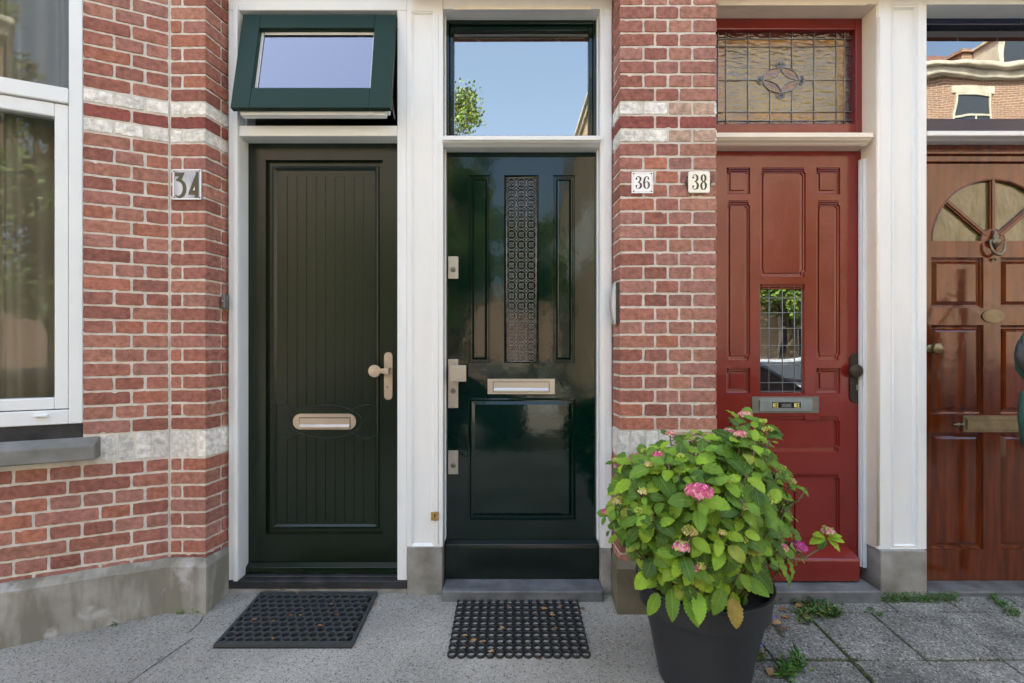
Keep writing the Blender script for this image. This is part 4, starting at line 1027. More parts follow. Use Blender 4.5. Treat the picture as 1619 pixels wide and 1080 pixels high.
na = 48; arc = [(acx + ar * math.cos(math.pi * k / na), acz + ar * math.sin(math.pi * k / na)) for k in range(na + 1)]
# spandrels between the arch and its square
def proj(k):
    t = math.pi * k / na; c_, s_ = math.cos(t), math.sin(t); m_ = aw / max(abs(c_), abs(s_)); return (acx + c_ * m_, acz + s_ * m_)
for k in range(na):
    q0, q1 = proj(k), proj(k + 1)
    b.quad((arc[k][0], DL, arc[k][1]), (arc[k+1][0], DL, arc[k+1][1]), (q1[0], DL, q1[1]), (q0[0], DL, q0[1]))
    b.quad((arc[k+1][0], DL, arc[k+1][1]), (arc[k][0], DL, arc[k][1]), (arc[k][0], DL + .018, arc[k][1]), (arc[k+1][0], DL + .018, arc[k+1][1]))
b.quad((acx - ar, DL, acz), (acx + ar, DL, acz), (acx + ar, DL + .018, acz), (acx - ar, DL + .018, acz))
D40 = b.build('door', M['wood'], H40, bevel=0.0008, angle=50)
tag(D40, 'varnished reddish brown panelled door with fan window')
b = MB()
b.tube([(acx + (ar - .004) * math.cos(math.pi * k / na), DL + .003, acz + (ar - .004) * math.sin(math.pi * k / na)) for k in range(na + 1)], 0.006, 8)
for an in (40.7, 90, 139.3):
    a_ = R(an); dx, dz = math.cos(a_), math.sin(a_); nx_, nz_ = -dz, dx
    for o_, w_, dd in ((0, .013, 0.0), (0, .006, -0.005)):
        P4 = [(acx + dx * r_ + nx_ * w_ * s_, acz + dz * r_ + nz_ * w_ * s_) for r_, s_ in ((.045, -1), (ar - .002, -1), (ar - .002, 1), (.045, 1))]
        b.yprism(P4, DL + .002 + dd, DL + .016 + dd)
hub = [(acx + .058 * math.cos(math.pi * k / 20), acz + .058 * math.sin(math.pi * k / 20)) for k in range(21)]
b.yprism(hub[::-1] if False else hub, DL - .001, DL + .017)
b.tube([(acx + .059 * math.cos(math.pi * k / 20), DL + .002, acz + .059 * math.sin(math.pi * k / 20)) for k in range(21)], .005, 7)
b.build('fan_bars', M['wood'], D40, bevel=0.0008)
b = MB(); b.poly([(x, DL + .014, z) for x, z in arc]); b.build('fan_pane', M['tg_fan'], D40)
kx, kz = X(1570), Z(385)
b = MB()   # door knocker: urn, shoulders, hanging ring
b.lathe((kx, DL - .010, Z(389)), (0, 0, 1), [(0.0001, -.012), (.010, -.008), (.021, .008), (.023, .022), (.018, .030), (.010, .034), (.013, .040), (.013, .046), (.006, .056), (.006, .060), (.004, .075), (.0001, .080)], 16)
b.yprism([(kx - .030, Z(385)), (kx + .030, Z(385)), (kx + .028, Z(381)), (kx + .012, Z(378)), (kx - .012, Z(378)), (kx - .028, Z(381))], DL - .014, DL - .001)
b.tube([(kx + .036 * math.cos(t), DL - .022 - .006 * math.sin(-t), Z(386) + .058 * math.sin(t)) for t in np.linspace(0.15, -math.pi - .15, 26)], [.004 + .0035 * math.sin(math.pi * k / 25) for k in range(26)], 8)
b.lathe((kx, DL - .012, Z(408)), (0, 0, -1), [(.007, 0), (.008, .006), (.005, .012), (.0001, .018)], 10)
b.build('door_knocker', M['brass_old'], D40, smooth=True)
b = MB(); disc(b, X(1569.5), Z(500), DL, .0335, .006, 36, 1.68); disc(b, X(1569.5), Z(500), DL - .0062, .0275, .0015, 36, 1.78); b.build('name_plate', M['brass_old'], D40, bevel=0.0015)
b = MB(); b.lathe((X(1471), DL, Z(551)), (0, -1, 0), [(.020, 0), (.018, .004), (.010, .008), (.010, .022), (.024, .030), (.0285, .042), (.024, .054), (.0001, .060)], 24); b.build('door_handle', M['brass'], D40, smooth=True)
b = MB(); lbx1 = 2 * X(1570) - X(1521)
b.box(X(1521), lbx1, DL - .008, DL, Z(683), Z(657)); b.box(X(1526), lbx1 - .015, DL - .012, DL - .0082, Z(679), Z(661)); b.box(X(1523), lbx1 - .007, DL - .016, DL - .0122, Z(663.5), Z(660.5)); 
b.lathe((X(1521), DL - .009, Z(671)), (-1, 0, 0), [(.006, 0), (.011, .006), (.005, .012), (.010, .022), (.009, .030), (.004, .036), (.006, .042), (.0001, .052)], 12)
b.build('letterbox', M['brass_old'], D40, bevel=0.001, angle=60)
b = MB(); b.box(1.9845, 2.93, 2.245, 2.42, -0.06, 0.0205); b.build('step', M['bluestone'], H40, bevel=0.006)

# ------------------------------------------------------------------ house number plates
def strokes36(mb, ch, x, z, w, h, y):
    def T(pts): return [(x + p[0] * w, z + p[1] * h) for p in pts]
    def wd(ws): return [q * w * 1.05 for q in ws]
    if ch == '3':
        ribbon(mb, T([(.16,.76),(.22,.90),(.46,.965),(.76,.86),(.76,.66),(.50,.53),(.36,.525)]), wd([.10,.08,.07,.25,.26,.08,.04]), y)
        ribbon(mb, T([(.36,.525),(.56,.51),(.83,.36),(.80,.14),(.46,.035),(.18,.10),(.14,.24)]), wd([.04,.10,.28,.28,.07,.09,.10]), y)
        disc(mb, x + .20*w, z + .775*h, y, .125*w, .0006); disc(mb, x + .19*w, z + .225*h, y, .14*w, .0006)
    elif ch == '6':
        ribbon(mb, T([(.78,.78),(.74,.91),(.50,.965),(.22,.80),(.14,.48),(.20,.16),(.50,.035),(.80,.15),(.86,.30),(.78,.47),(.54,.57),(.26,.48)]), wd([.10,.08,.07,.22,.28,.22,.07,.20,.26,.20,.06,.05]), y)
        disc(mb, x + .76*w, z + .79*h, y, .125*w, .0006)
    elif ch == '8':
        for cz, rx, rz in ((.745, .27, .215), (.265, .33, .24)):
            n_ = 12; ribbon(mb, T([(.5 + rx * math.cos(2*math.pi*k/n_), cz + rz * math.sin(2*math.pi*k/n_)) for k in range(n_)]), wd([.07 + .20 * abs(math.cos(2*math.pi*k/n_)) for k in range(n_)]), y, close=True, N=5)
YP = PYF - 0.004
def PXp(px): return xd(px, YP)
def PZp(py): return zd(py, YP)
N36 = thing('house_number_plate', (PXp(1016), YP, PZp(305)), 'square white enamel number plate reading 36 with thin black border', 'number plate', 'house number plates on the brick piers')
x0, x1, z0, z1 = PXp(998.5), PXp(1032.5), PZp(306), PZp(272)
b = MB(); b.yprism(rrect(x0, x1, z0, z1, .002, 2), YP - .004, YP + .004); b.build('plate', M['enamel'], N36, bevel=0.001)
b = MB(); yy = YP - .0042; i_ = .006; q = .012
P8 = [(x0+i_+q, z0+i_), (x1-i_-q, z0+i_), (x1-i_, z0+i_+q), (x1-i_, z1-i_-q), (x1-i_-q, z1-i_), (x0+i_+q, z1-i_), (x0+i_, z1-i_-q), (x0+i_, z0+i_+q)]
for k in range(8): ribbon(b, [P8[k], P8[(k+1) % 8]], [.0011, .0011], yy, N=1, th=.0002)
for cx, cz in ((x0+.008, z0+.008), (x1-.008, z0+.008), (x1-.008, z1-.008), (x0+.008, z1-.008)): disc(b, cx, cz, yy, .0032, .0015, 10)
cw = (x1 - x0) * .315; ch_ = (z1 - z0) * .60; zb = z0 + (z1 - z0) * .2
strokes36(b, '3', x0 + (x1-x0)*.155, zb, cw, ch_, yy); strokes36(b, '6', x0 + (x1-x0)*.53, zb, cw, ch_, yy)
b.build('numerals', M['ink'], N36)
N38 = thing('house_number_plate', (PXp(1103), YP, PZp(306)), 'ivory domed number plate reading 38 with dark pointed side lugs', 'number plate', 'house number plates on the brick piers')
x0, x1, z0, z1 = PXp(1087), PXp(1121), PZp(306.5), PZp(272)
b = MB(); zm = (z0+z1)/2; b.yprism([(x0 - .012, zm), (x0 + .004, zm - .038), (x1 - .004, zm - .038), (x1 + .012, zm), (x1 - .004, zm + .038), (x0 + .004, zm + .038)], YP - .004, YP + .004); b.build('backing_lug', M['ink'], N38, bevel=0.001)
b = MB(); b.yprism(rrect(x0, x1, z0, z1, .010, 4), YP - .012, YP - .0042); b.build('plate', M['enamel_cream'], N38, bevel=0.004, bseg=3)
b = MB(); yy = YP - .0122; cw = (x1-x0)*.33; ch_ = (z1-z0)*.72; zb = z0 + (z1-z0)*.14
strokes36(b, '3', x0 + (x1-x0)*.15, zb, cw, ch_, yy); strokes36(b, '8', x0 + (x1-x0)*.53, zb, cw, ch_, yy); b.build('numerals', M['ink'], N38)
Y34 = C1[1] - 0.004
x0, x1, z0, z1 = xd(274, Y34), xd(319, Y34), zd(316, Y34), zd(268, Y34)
N34 = thing('house_number_plate', ((x0+x1)/2, Y34, z0), 'smeared silver and white number plate with olive art deco numerals 34', 'number plate', 'house number plates on the brick piers')
b = MB(); b.yprism(rrect(x0, x1, z0, z1, .001, 2), Y34 - .004, Y34 + .004); b.build('plate', M['mirror'], N34, bevel=0.0006)
b = MB(); yy = Y34 - .0042; w_, h_ = x1 - x0, z1 - z0
def T34(pts): return [(x0 + p[0] * w_, z0 + p[1] * h_) for p in pts]
b.yprism(T34([(.08,.76),(.22,.76),(.12,.62),(.30,.60),(.42,.88),(.42,.89),(.08,.89)]), yy - .0008, yy)
ribbon(b, T34([(.12,.64),(.26,.62),(.38,.52),(.42,.34),(.36,.16),(.22,.085),(.09,.15)]), [q * w_ for q in (.05,.10,.12,.13,.13,.08,.02)], yy)
b.yprism(T34([(.91,.91),(.84,.91),(.56,.22),(.56,.16),(.78,.16),(.78,.06),(.91,.06)]), yy - .0008, yy)
b.build('numerals', M['olive'], N34)
b = MB(); b.yprism(T34([(.71,.30),(.78,.30),(.78,.43)]), yy - .0012, yy - .0009); frame4(b, x0, x1, z0, z1, w_ * .045, yy - .0006, yy); b.build('white_border', M['enamel'], N34)
for cx, cz in ((x0+.006, z0+.010), (x1-.006, z0+.008), (x1-.006, z1-.008), (x0+.006, z1-.010)):
    b = MB(); disc(b, cx, cz, yy - .0007, .0030, .0012, 10); b.build('screw', M['bronze'], N34)

# intercom on the side of the middle pier, sensor on the left return
ix = 0.4930
IC = thing('intercom', (ix, 2.20, zd(513, 2.2)), 'slim curved grey intercom on the side of the brick pier beside door 36', 'intercom')
za, zb_ = zd(512, 2.2), zd(448, 2.2)
b = MB(); b.box(ix - .012, ix + .004, 2.160, 2.236, za, zb_); b.build('back_box', M['black'], IC, bevel=0.002)
b = MB(); n_ = 14; prof_ = [(ix - .0105 - .017 * math.sin(math.pi * k / n_) ** .7, za - .003 + (zb_ - za + .006) * k / n_) for k in range(n_ + 1)]
prof_ = prof_ + [(ix - .0102, zb_ + .003), (ix - .0102, za - .003)]
b.yprism(prof_, 2.168, 2.200); b.build('front_cover', M['lightgrey'], IC, bevel=0.002)
b = MB(); b.yprism([(x - (.0012 if x < ix - .0104 else 0), z) for x, z in prof_], 2.2005, 2.231); b.build('speaker_front', M['grey_plastic'], IC, bevel=0.002)
SN = thing('door_bell', (-1.39, 2.23, zd(488, 2.25)), 'small grey metal bell push on the edge of the brick return left of door 34', 'door bell')
b = MB(); b.box(-1.384, -1.366, 2.225, 2.262, zd(488, 2.25), zd(466, 2.25)); b.build('housing', M['aged'], SN, bevel=0.003)
b = MB(); b.lathe((-1.375, 2.225, zd(477, 2.25)), (0, -1, 0), [(.0055, 0), (.005, .004), (.0001, .005)], 14); b.build('button', M['steel'], SN)

# ------------------------------------------------------------------ door mats
b = MB(); mx0, mx1, my0, my1 = -1.212, -0.648, 1.898, 2.258
def onground(x, y, z): return (x, y, z + gz(y))
bd = 0.022
b.cm = 1; b.box(mx0, mx1, my0, my1, 0.001, 0.006); b.cm = 0  # floor of the hollows coloured black to deepen their shade
frame_ = [(mx0, mx1, my0, my0 + bd), (mx0, mx1, my1 - .012, my1), (mx0, mx0 + .012, my0 + bd, my1 - .012), (mx1 - .012, mx1, my0 + bd, my1 - .012)]
for fx0, fx1, fy0, fy1 in frame_: b.box(fx0, fx1, fy0, fy1, 0.006, 0.0165)
hw, hr = (mx1 - mx0 - .024) / 14, (my1 - my0 - bd - .012) / 10
for r_ in range(11):
    for c_ in range(15):
        cx = mx0 + .012 + hw * (c_ + (0.5 if r_ % 2 else 0)); cy = my0 + bd + hr * (r_ + .3)
        if cx > mx1 - .014 or cy > my1 - .012: continue
        o_ = [(cx + hw * .575 * math.cos(R(30 + 60 * k)), cy + hr * .66 * math.sin(R(30 + 60 * k))) for k in range(6)]
        i_ = [(cx + hw * .40 * math.cos(R(30 * k)), cy + hr * .46 * math.sin(R(30 * k))) for k in range(12)]
        oo = []
        for k in range(6): oo += [((o_[k-1][0] + o_[k][0]) / 2, (o_[k-1][1] + o_[k][1]) / 2), o_[k]]
        oo = [(min(max(p[0], mx0 + .011), mx1 - .011), min(max(p[1], my0 + bd - .001), my1 - .011)) for p in oo]
        zt_ = 0.0150 + ru(-.0002, .0002)
        b.rings([[(x, y, .006) for x, y in i_], [(x, y, zt_ - .001) for x, y in i_], [(x, y, zt_) for x, y in oo]], False, False)
b.warp(onground)
tag(b.build('doormat', [M['rubber_green'], M['black']]), 'solid dark rubber doormat with honeycomb hollows in front of door 34', 'doormat', 'rubber doormats on the pavement')
b = MB(); mx0, mx1, my0, my1 = -0.258, 0.312, 1.842, 2.210; nc, nr = 15, 10; cw, chh = (mx1-mx0)/nc, (my1-my0)/nr
for r_ in range(nr):
    for c_ in range(nc):
        cx, cy = mx0 + cw * (c_ + .5), my0 + chh * (r_ + .5); n_ = 14
        C_ = lambda rad, z: [(cx + rad * cw * math.cos(2*math.pi*k/n_), cy + rad * chh * math.sin(2*math.pi*k/n_), z) for k in range(n_)]
        b.rings([C_(.50, .001), C_(.50, .0105), C_(.47, .0125), C_(.43, .0125), C_(.385, .0105), C_(.385, .001)], False, False)
        b.box(cx + cw * .40, cx + cw * .60, cy - .003, cy + .003, .003, .009) if c_ < nc - 1 else None
        b.box(cx - .003, cx + .003, cy + chh * .40, cy + chh * .60, .003, .009) if r_ < nr - 1 else None
        if c_ < nc - 1 and r_ < nr - 1:
            b.box(cx + cw * .40, cx + cw * .60, cy + chh * .40, cy + chh * .60, .003, .010)
b.warp(onground)
tag(b.build('doormat', M['rubber'], bevel=0), 'open black rubber ring doormat in front of door 36', 'doormat', 'rubber doormats on the pavement')

# ------------------------------------------------------------------ flower pot and hydrangea
PC = (0.712, 1.75); pz = gz(1.75) - 0.002; rimz = 0.338
b = MB(); ph = rimz - pz
b.lathe((PC[0], PC[1], pz), (0, 0, 1), [(0.0001, .004), (.150, .004), (.158, .010), (.188, ph * .45), (.214, ph * .72), (.217, ph * .745), (.229, ph * .765), (.236, ph * .97), (.241, ph * .985), (.241, ph), (.231, ph), (.224, ph * .96), (.214, ph * .80), (.0001, ph * .80)], 72)
pot = b.build('flower_pot', M['pot'], smooth=True)
m_ = pot.modifiers.new('edge', 'EDGE_SPLIT'); m_.split_angle = R(35)
tag(pot, 'large dark grey plastic pot holding the hydrangea in front of the middle brick pier', 'flower pot')
HY = thing('hydrangea', (PC[0], PC[1], rimz - .06), 'bushy hydrangea with green leaves and pink flower heads growing in the dark grey pot', 'plant')
b = MB(); b.lathe((PC[0], PC[1], pz + ph * .80), (0, 0, 1), [(.217, .0), (.215, .022), (.12, .032), (.0001, .034)], 32); 
for k in range(50):
    a_, r_ = ru(0, 6.28), .2 * math.sqrt(rnd()); b.ball((PC[0] + r_ * math.cos(a_), PC[1] + r_ * math.sin(a_), pz + ph * .80 + .03), ru(.004, .012), 6, 4)
tag(b.build('potting_soil', M['soil'], smooth=True), 'dark soil filling the grey flower pot under the hydrangea', 'soil', kind='stuff')

def add_leaf(mb, base, d, up, L, Wd, col, fold=0.25, droop=0.5, curl=0.0, seg=17, serr=0.06):
    """leaf from base along direction d; up = upper-surface normal"""
    d = Vector(d).normalized(); up = Vector(up); up = (up - d * up.dot(d))
    up = up.normalized() if up.length > 1e-5 else d.orthogonal().normalized(); side = d.cross(up)
    p = Vector(base); prev = None; dd = d.copy(); uu = up.copy(); mb.cc = col; tw = ru(-.35, .35); wv = ru(0, 6)
    for i in range(seg + 1):
        t = i / seg
        w_ = Wd * max(0.012, 1.80 * (t ** 0.52) * (max(0, 1 - t) ** 0.92))
        if 0 < t < 1 : w_ *= 1 + (serr if i % 2 else -serr) * 1.6
        row = []
        s2 = (side * math.cos(tw * t) + uu * math.sin(tw * t))
        for j, q in enumerate((-1, -.55, 0, .55, 1)):
            lift = fold * abs(q) * w_ + (0.10 * w_ * abs(q) * math.sin(t * 22 + q * 3 + wv)) - curl * q * q * w_
            pos = p + s2 * q * w_ + uu * lift + (dd * (abs(q) * w_ * .25))
            k = mb.V(pos); mb.uv.append((0.5 + q * 0.5, t)); row.append(k)
        if prev:
            for j in range(4): mb.F([prev[j], prev[j+1], row[j+1], row[j]])
        prev = row; step = L / seg; p = p + dd * step
        ang = -droop * step / L * (0.6 + t)
        dd2 = (dd * math.cos(ang) + uu * math.sin(ang)); uu = (uu * math.cos(ang) - dd * math.sin(ang)); dd = dd2
    mb.cc = (1, 1, 1)
DC = 1.75
def at(px, py, d): return Vector((xd(px, d), d, zd(py, d)))
random.seed(5)
poly_env = [(952,838),(962,792),(966,748),(1000,712),(1040,692),(1085,690),(1140,700),(1152,672),(1180,655),(1215,662),(1236,692),(1226,722),(1246,752),(1262,785),(1250,815),(1238,862),(1246,890),(1222,912),(1190,945),(1158,972),(1118,978),(1062,968),(1030,935),(1010,900),(990,868)]
def inside(x, y, P=poly_env):
    c_ = False; j = len(P) - 1
    for i in range(len(P)):
        if (P[i][1] > y) != (P[j][1] > y) and x < (P[j][0]-P[i][0]) * (y-P[i][1]) / (P[j][1]-P[i][1]) + P[i][0]: c_ = not c_
        j = i
    return c_
def edge_dist(x, y):
    m_ = 1e9
    for i in range(len(poly_env)):
        ax, ay = poly_env[i]; bx_, by_ = poly_env[(i+1) % len(poly_env)]
        t = max(0, min(1, ((x-ax)*(bx_-ax) + (y-ay)*(by_-ay)) / ((bx_-ax)**2 + (by_-ay)**2))); m_ = min(m_, math.hypot(x - ax - t*(bx_-ax), y - ay - t*(by_-ay)))
    return m_
flowers = [  # px, py, radius m, colour class, depth offset hint
 (1105,773,.041,'pink'), (1006,722,.026,'pink'), (1041,718,.020,'pink'), (1178,654,.024,'pinkc'), (1153,681,.022,'pinkc'), (1171,685,.022,'pinkc'), (1060,684,.018,'pinkc'),
 (977,791,.020,'mix'), (957,808,.014,'pink'), (1097,682,.015,'bud'), (1118,688,.017,'bud'), (1091,692,.018,'bud'), (1214,678,.018,'bud'), (1207,665,.012,'bud'), (1233,738,.020,'bud'), (1212,788,.028,'bud'),
 (1150,759,.015,'bud'), (1178,800,.020,'mix'), (1091,838,.024,'mix'), (1077,861,.028,'pinkm'), (1226,840,.022,'magenta'), (1235,863,.024,'pinkm'), (1262,861,.030,'magenta'), (1309,838,.025,'pinkm'),
 (1096,896,.018,'pink'), (1107,894,.016,'mix'), (1251,760,.018,'mix'), (1197,866,.018,'bud'), (1171,851,.020,'bud'), (1021,712,.018,'bud'), (975,727,.014,'bud'), (1025,733,.014,'mix'), (1016,776,.016,'mix'), (1010,806,.014,'bud'), (1087,913,.014,'bud'), (1142,841,.012,'mix'), (1076,720,.013,'bud')]
def front_depth(px, py, f=1.0):
    e_ = min(1.0, edge_dist(px, py) / 105.0); return DC - 0.30 * math.sqrt(max(0, 1 - (1 - e_) ** 2)) * f
lv = MB(); lv.uv = []; st = MB()
greens = [(0.20, 0.35, 0.024), (0.15, 0.285, 0.022), (0.26, 0.42, 0.027), (0.095, 0.195, 0.018), (0.28, 0.43, 0.032), (0.14, 0.27, 0.028), (0.05, 0.115, 0.014), (0.07, 0.155, 0.018), (0.115, 0.22, 0.020)]
def leafcol():
    t = rnd()
    if t < .008: return (0.36, 0.26, 0.06)
    if t < .045: return (0.29, 0.34, 0.05)
    k = ru(.82, 1.15); return tuple(q * k for q in random.choice(greens))
base0 = Vector((PC[0], PC[1], rimz - .05))
cen = Vector((PC[0], PC[1] + .02, 0.62))
def tip(p, nleaf=7, size=1.0, stem=True, toward=None, h=True):
    """a shoot ending at p with a rosette of leaves below it"""
    out = (p - cen); out.z *= 0.8; out = out.normalized() if out.length > .03 else Vector((0, -1, 0))
    ax = (out * .75 + Vector((0, -.18, .62))).normalized()
    if toward: ax = Vector(toward).normalized()
    u = ax.orthogonal().normalized(); w_ = ax.cross(u); ph_ = ru(0, 6.28)
    if stem:
        r_ = ru(.02, .11); a_ = math.atan2(p.y - PC[1], p.x - PC[0]) + ru(-.4, .4)
        b0 = Vector((PC[0] + r_ * math.cos(a_), PC[1] + r_ * math.sin(a_), rimz - .055)); mid = b0.lerp(p, .5) + Vector((0, 0, -.02)) + out * .02
        pts = [b0, b0.lerp(mid, .5) + Vector((ru(-.01,.01), ru(-.01,.01), .02)), mid, mid.lerp(p, .6) + Vector((0,0,-.005)), p]
        st.tube(pts, [.0042, .0038, .0034, .003, .0022], 5)
    k = 0; z_ = -.006
    while k < nleaf:
        for h_ in (0, 1):
            if k >= nleaf: break
            a_ = ph_ + math.pi * h_ + (k // 2) * 1.57 + ru(-.25, .25)
            rad = u * math.cos(a_) + w_ * math.sin(a_); el = R(ru(5, 36)) - (k // 2) * R(9)
            dd = rad * math.cos(el) + ax * math.sin(el); dd.z -= .05 * (k // 2)
            L = size * (0.052 + 0.014 * (k // 2) + ru(-.014, .020)); L = min(L, .108 * size)
            bp = p + ax * z_; pet = bp + dd.normalized() * .012
            st.tube([bp, pet], .0014, 4, False)
            upv = ax + Vector((0, -.25, .35))
            add_leaf(lv, pet, dd, upv, L, L * ru(.37, .47), leafcol(), fold=ru(.05, .4), droop=ru(.1, 1.1), curl=ru(0, .15))
            k += 1
        z_ -= ru(.014, .026)
# shoots under every flower
fl_objs = []
for (px, py, r_, kd) in flowers:
    if px > 1250 and py > 800: d_ = DC - .02 if px < 1290 else DC + .06
    else: d_ = front_depth(px, py, 1.02) - .015 if inside(px, py) else DC - 0.03
    if r_ > .04: d_ -= .055
    p = at(px, py, d_); fl_objs.append((p, r_, kd))
    if px > 1290: continue
    tip(p - Vector((0, -.004, r_ * .7)), 6 if r_ > .022 else 5, 1.0 if r_ > .018 else .85)
# the long low branch that leans over to the red step
bp_ = [base0 + Vector((.06, -.02, .0)), at(1235, 885, DC - .02), at(1268, 885, DC + .02), at(1295, 868, DC + .05), at(1305, 848, DC + .06)]
st.tube(bp_, [.0045, .0038, .003, .0026, .002], 6)
pbr = at(1306, 848, DC + .06)
for a_, L_ in ((200, .070), (345, .062), (150, .055), (20, .050), (240, .060), (300, .066), (100, .045)):
    dd = Vector((math.cos(R(a_)), -.25, math.sin(R(a_)) * .55)); add_leaf(lv, pbr + dd * .008, dd, Vector((0, -.55, .8)), L_, L_ * .34, leafcol(), fold=.15, droop=.5)
tip(at(1265, 872, DC), 5, .8)
# fill shoots: front shell, then deeper ones, the hanging skirt over the rim
pts_ = []; tries = 0
while len(pts_) < 100 and tries < 9000:
    tries += 1; x, y = ru(948, 1265), ru(655, 982)
    if not inside(x, y) or edge_dist(x, y) < 9: continue
    if any(math.hypot(x - q[0], y - q[1]) < 19 for q in pts_): continue
    pts_.append((x, y))
for x, y in pts_:
    e_ = edge_dist(x, y); s_ = 1.0 if e_ > 24 else .72
    p = at(x, y, front_depth(x, y) + ru(-.035, .07)); tip(p, random.choice((7, 8, 9, 10)), s_ * ru(.68, 1.18))
for k in range(26):   # the looser right side of the bush
    for _ in range(99):
        x, y = ru(1185, 1268), ru(690, 905)
        if inside(x, y): break
    tip(at(x, y, DC + ru(-.14, .06)), random.choice((6, 7, 8)), ru(.8, 1.05))
for k in range(95):
    for _ in range(99):
        x, y = ru(948, 1265), ru(655, 960)
        if inside(x, y) and edge_dist(x, y) > 22: break
    p = at(x, y, 1.0); dd_ = ru(-.12, .26); p = at(x, y, DC + dd_ * min(1, edge_dist(x, y) / 60)); tip(p, 7, 1.1)
for k in range(9):   # skirt leaves hanging in front of the pot
    x = 1024 + k * 22 + ru(-9, 9); y = 915 + 34 * math.sin(math.pi * k / 8) + ru(-18, 12)
    dd = Vector((ru(-.7, .7) + (x - 1112) / 260, -.45, ru(-.8, -.35))); add_leaf(lv, at(x, y, DC - .275 + .08 * abs(x - 1112) / 100), dd, Vector((0, -.8, .45)), ru(.07, .10), ru(.026, .036), leafcol(), fold=.15, droop=.4)
lv.build('foliage', M['leaf'], HY, smooth=True)
# woody bare twigs
for a_, c_, e_ in (((1196, 800), (1200, 770), (1206, 738)), ((1240, 800), (1262, 792), (1275, 772)), ((1250, 795), (1268, 787), (1272, 778)), ((1050, 870), (1048, 850), (1056, 842)), ((985, 850), (978, 835), (975, 822))):
    st.tube([at(*a_, DC - .1), at(*c_, DC - .12), at(*e_, DC - .12)], [.0028, .002, .0012], 5)
st.build('stems', M['stem'], HY, smooth=True)
pal = {'pink': [(.62,.10,.22), (.70,.16,.30), (.55,.07,.18), (.78,.30,.42)], 'magenta': [(.48,.06,.26), (.55,.10,.34), (.40,.05,.2)], 'pinkc': [(.68,.25,.28), (.72,.42,.32), (.60,.14,.2), (.7,.55,.3)],
       'pinkm': [(.70,.20,.32), (.75,.42,.42), (.62,.55,.2), (.66,.12,.26)], 'mix': [(.62,.50,.15), (.66,.38,.24), (.70,.55,.30), (.45,.48,.10)], 'bud': [(.38,.48,.07), (.46,.54,.10), (.30,.40,.06), (.55,.56,.15)]}
for (p, r_, kd) in fl_objs:
    b = MB(); bud = kd in ('bud',); n_ = int((26 if bud else 46) * max(1, (r_ / .02)) ** 1.35)
    for k in range(n_):
        th = math.acos(1 - 1.15 * (k + .5) / n_); a_ = k * 2.39996
        nrm = Vector((math.sin(th) * math.cos(a_), math.sin(th) * math.sin(a_), math.cos(th)))
        q = p + Vector((nrm.x * r_, nrm.y * r_, nrm.z * r_ * .62 - r_ * .25)) * ru(.9, 1.05)
        nn = (nrm + Vector((ru(-.3,.3), ru(-.3,.3), ru(-.1,.3)))).normalized(); u_ = nn.orthogonal().normalized(); v_ = nn.cross(u_)
        c_ = random.choice(pal[kd]); kk = ru(.85, 1.15); b.cc = tuple(min(1, z * kk) for z in c_)
        if bud: b.ball(q, ru(.0022, .0034), 5, 4)
        else:
            fs = ru(.0048, .0068) * (0.8 + r_ * 6) * (0.72 if kd == 'mix' else 1); a0 = ru(0, 1.5)
            for j in range(4):
                t0 = a0 + j * math.pi / 2; dr = u_ * math.cos(t0) + v_ * math.sin(t0); sd = nn.cross(dr)
                b.poly([q, q + dr * fs * .55 - sd * fs * .42 + nn * fs * .1, q + dr * fs + nn * fs * ru(-.05, .25), q + dr * fs * .55 + sd * fs * .42 + nn * fs * .1])
    if kd == 'mix' or kd == 'pinkm':
        for k in range(14):
            b.cc = random.choice(pal['bud']); a_, rr_ = ru(0, 6.28), r_ * ru(0, .8); b.ball(p + Vector((rr_ * math.cos(a_), rr_ * math.sin(a_), r_ * .4)), ru(.002, .003), 5, 4)
    b.cc = (1, 1, 1); 
    f_ = b.build('flower_head', M['petal'], HY)
    lab = {'pink': 'pink flower head', 'magenta': 'deep magenta flower head', 'pinkc': 'pale pink and cream flower head', 'pinkm': 'pink flower head with yellow buds', 'mix': 'cream and yellow half open flower head', 'bud': 'yellow green closed flower buds'}[kd]
    f_["label"] = lab

# ------------------------------------------------------------------ weeds, bellflowers, dry leaves
random.seed(9)
def small_leaf(mb, p, d, up, L, W_, col):
    d = Vector(d).normalized(); up = Vector(up); up = (up - d * up.dot(d)).normalized(); s_ = d.cross(up) * W_; mb.cc = col
    p = Vector(p); a_ = p + d * L * .45 + up * L * .08; t = p + d * L - up * L * .05
    mb.poly([p, a_ - s_ + up * W_ * .3, t]) ; mb.poly([p, t, a_ + s_ + up * W_ * .3]); mb.poly([p, a_ - s_ + up * W_ * .3, a_]) if False else None
    mb.cc = (1, 1, 1)
def gpt(px, py, dz=0.0):
    d = F_PX * 1.3724 / ((py - 550) + 0.08 * F_PX); return Vector((xd(px, d), d, gz(d) + dz))
def weed(cells, label, n, hgt, lsz, cols, long=1.0, name='weed', grp='weeds in the joints of the pavement', cat='weed'):
    b = MB()
    for k in range(n):
        (px, py, sx, sy_) = random.choice(cells); q = gpt(px + random.gauss(0, sx), py + random.gauss(0, sy_))
        q.z += hgt * rnd() ** 2; a_ = ru(0, 6.28); el = ru(.1, 1.2)
        small_leaf(b, q, (math.cos(a_) * math.cos(el), math.sin(a_) * math.cos(el), math.sin(el)), (ru(-.4,.4), -.4, 1), lsz * ru(.6, 1.3) * long, lsz * .3, tuple(c * ru(.8, 1.2) for c in random.choice(cols)))
        if k % 5 == 0:
            b.cc = (.10, .12, .03); b.tube([gpt(px, py), (q.x, q.y, q.z)], .0008, 3, False); b.cc = (1,1,1)
    o = b.build(name, M['weed']); tag(o, label, cat, grp); return o
gr = [(.045,.11,.025), (.06,.14,.03), (.08,.16,.035)]
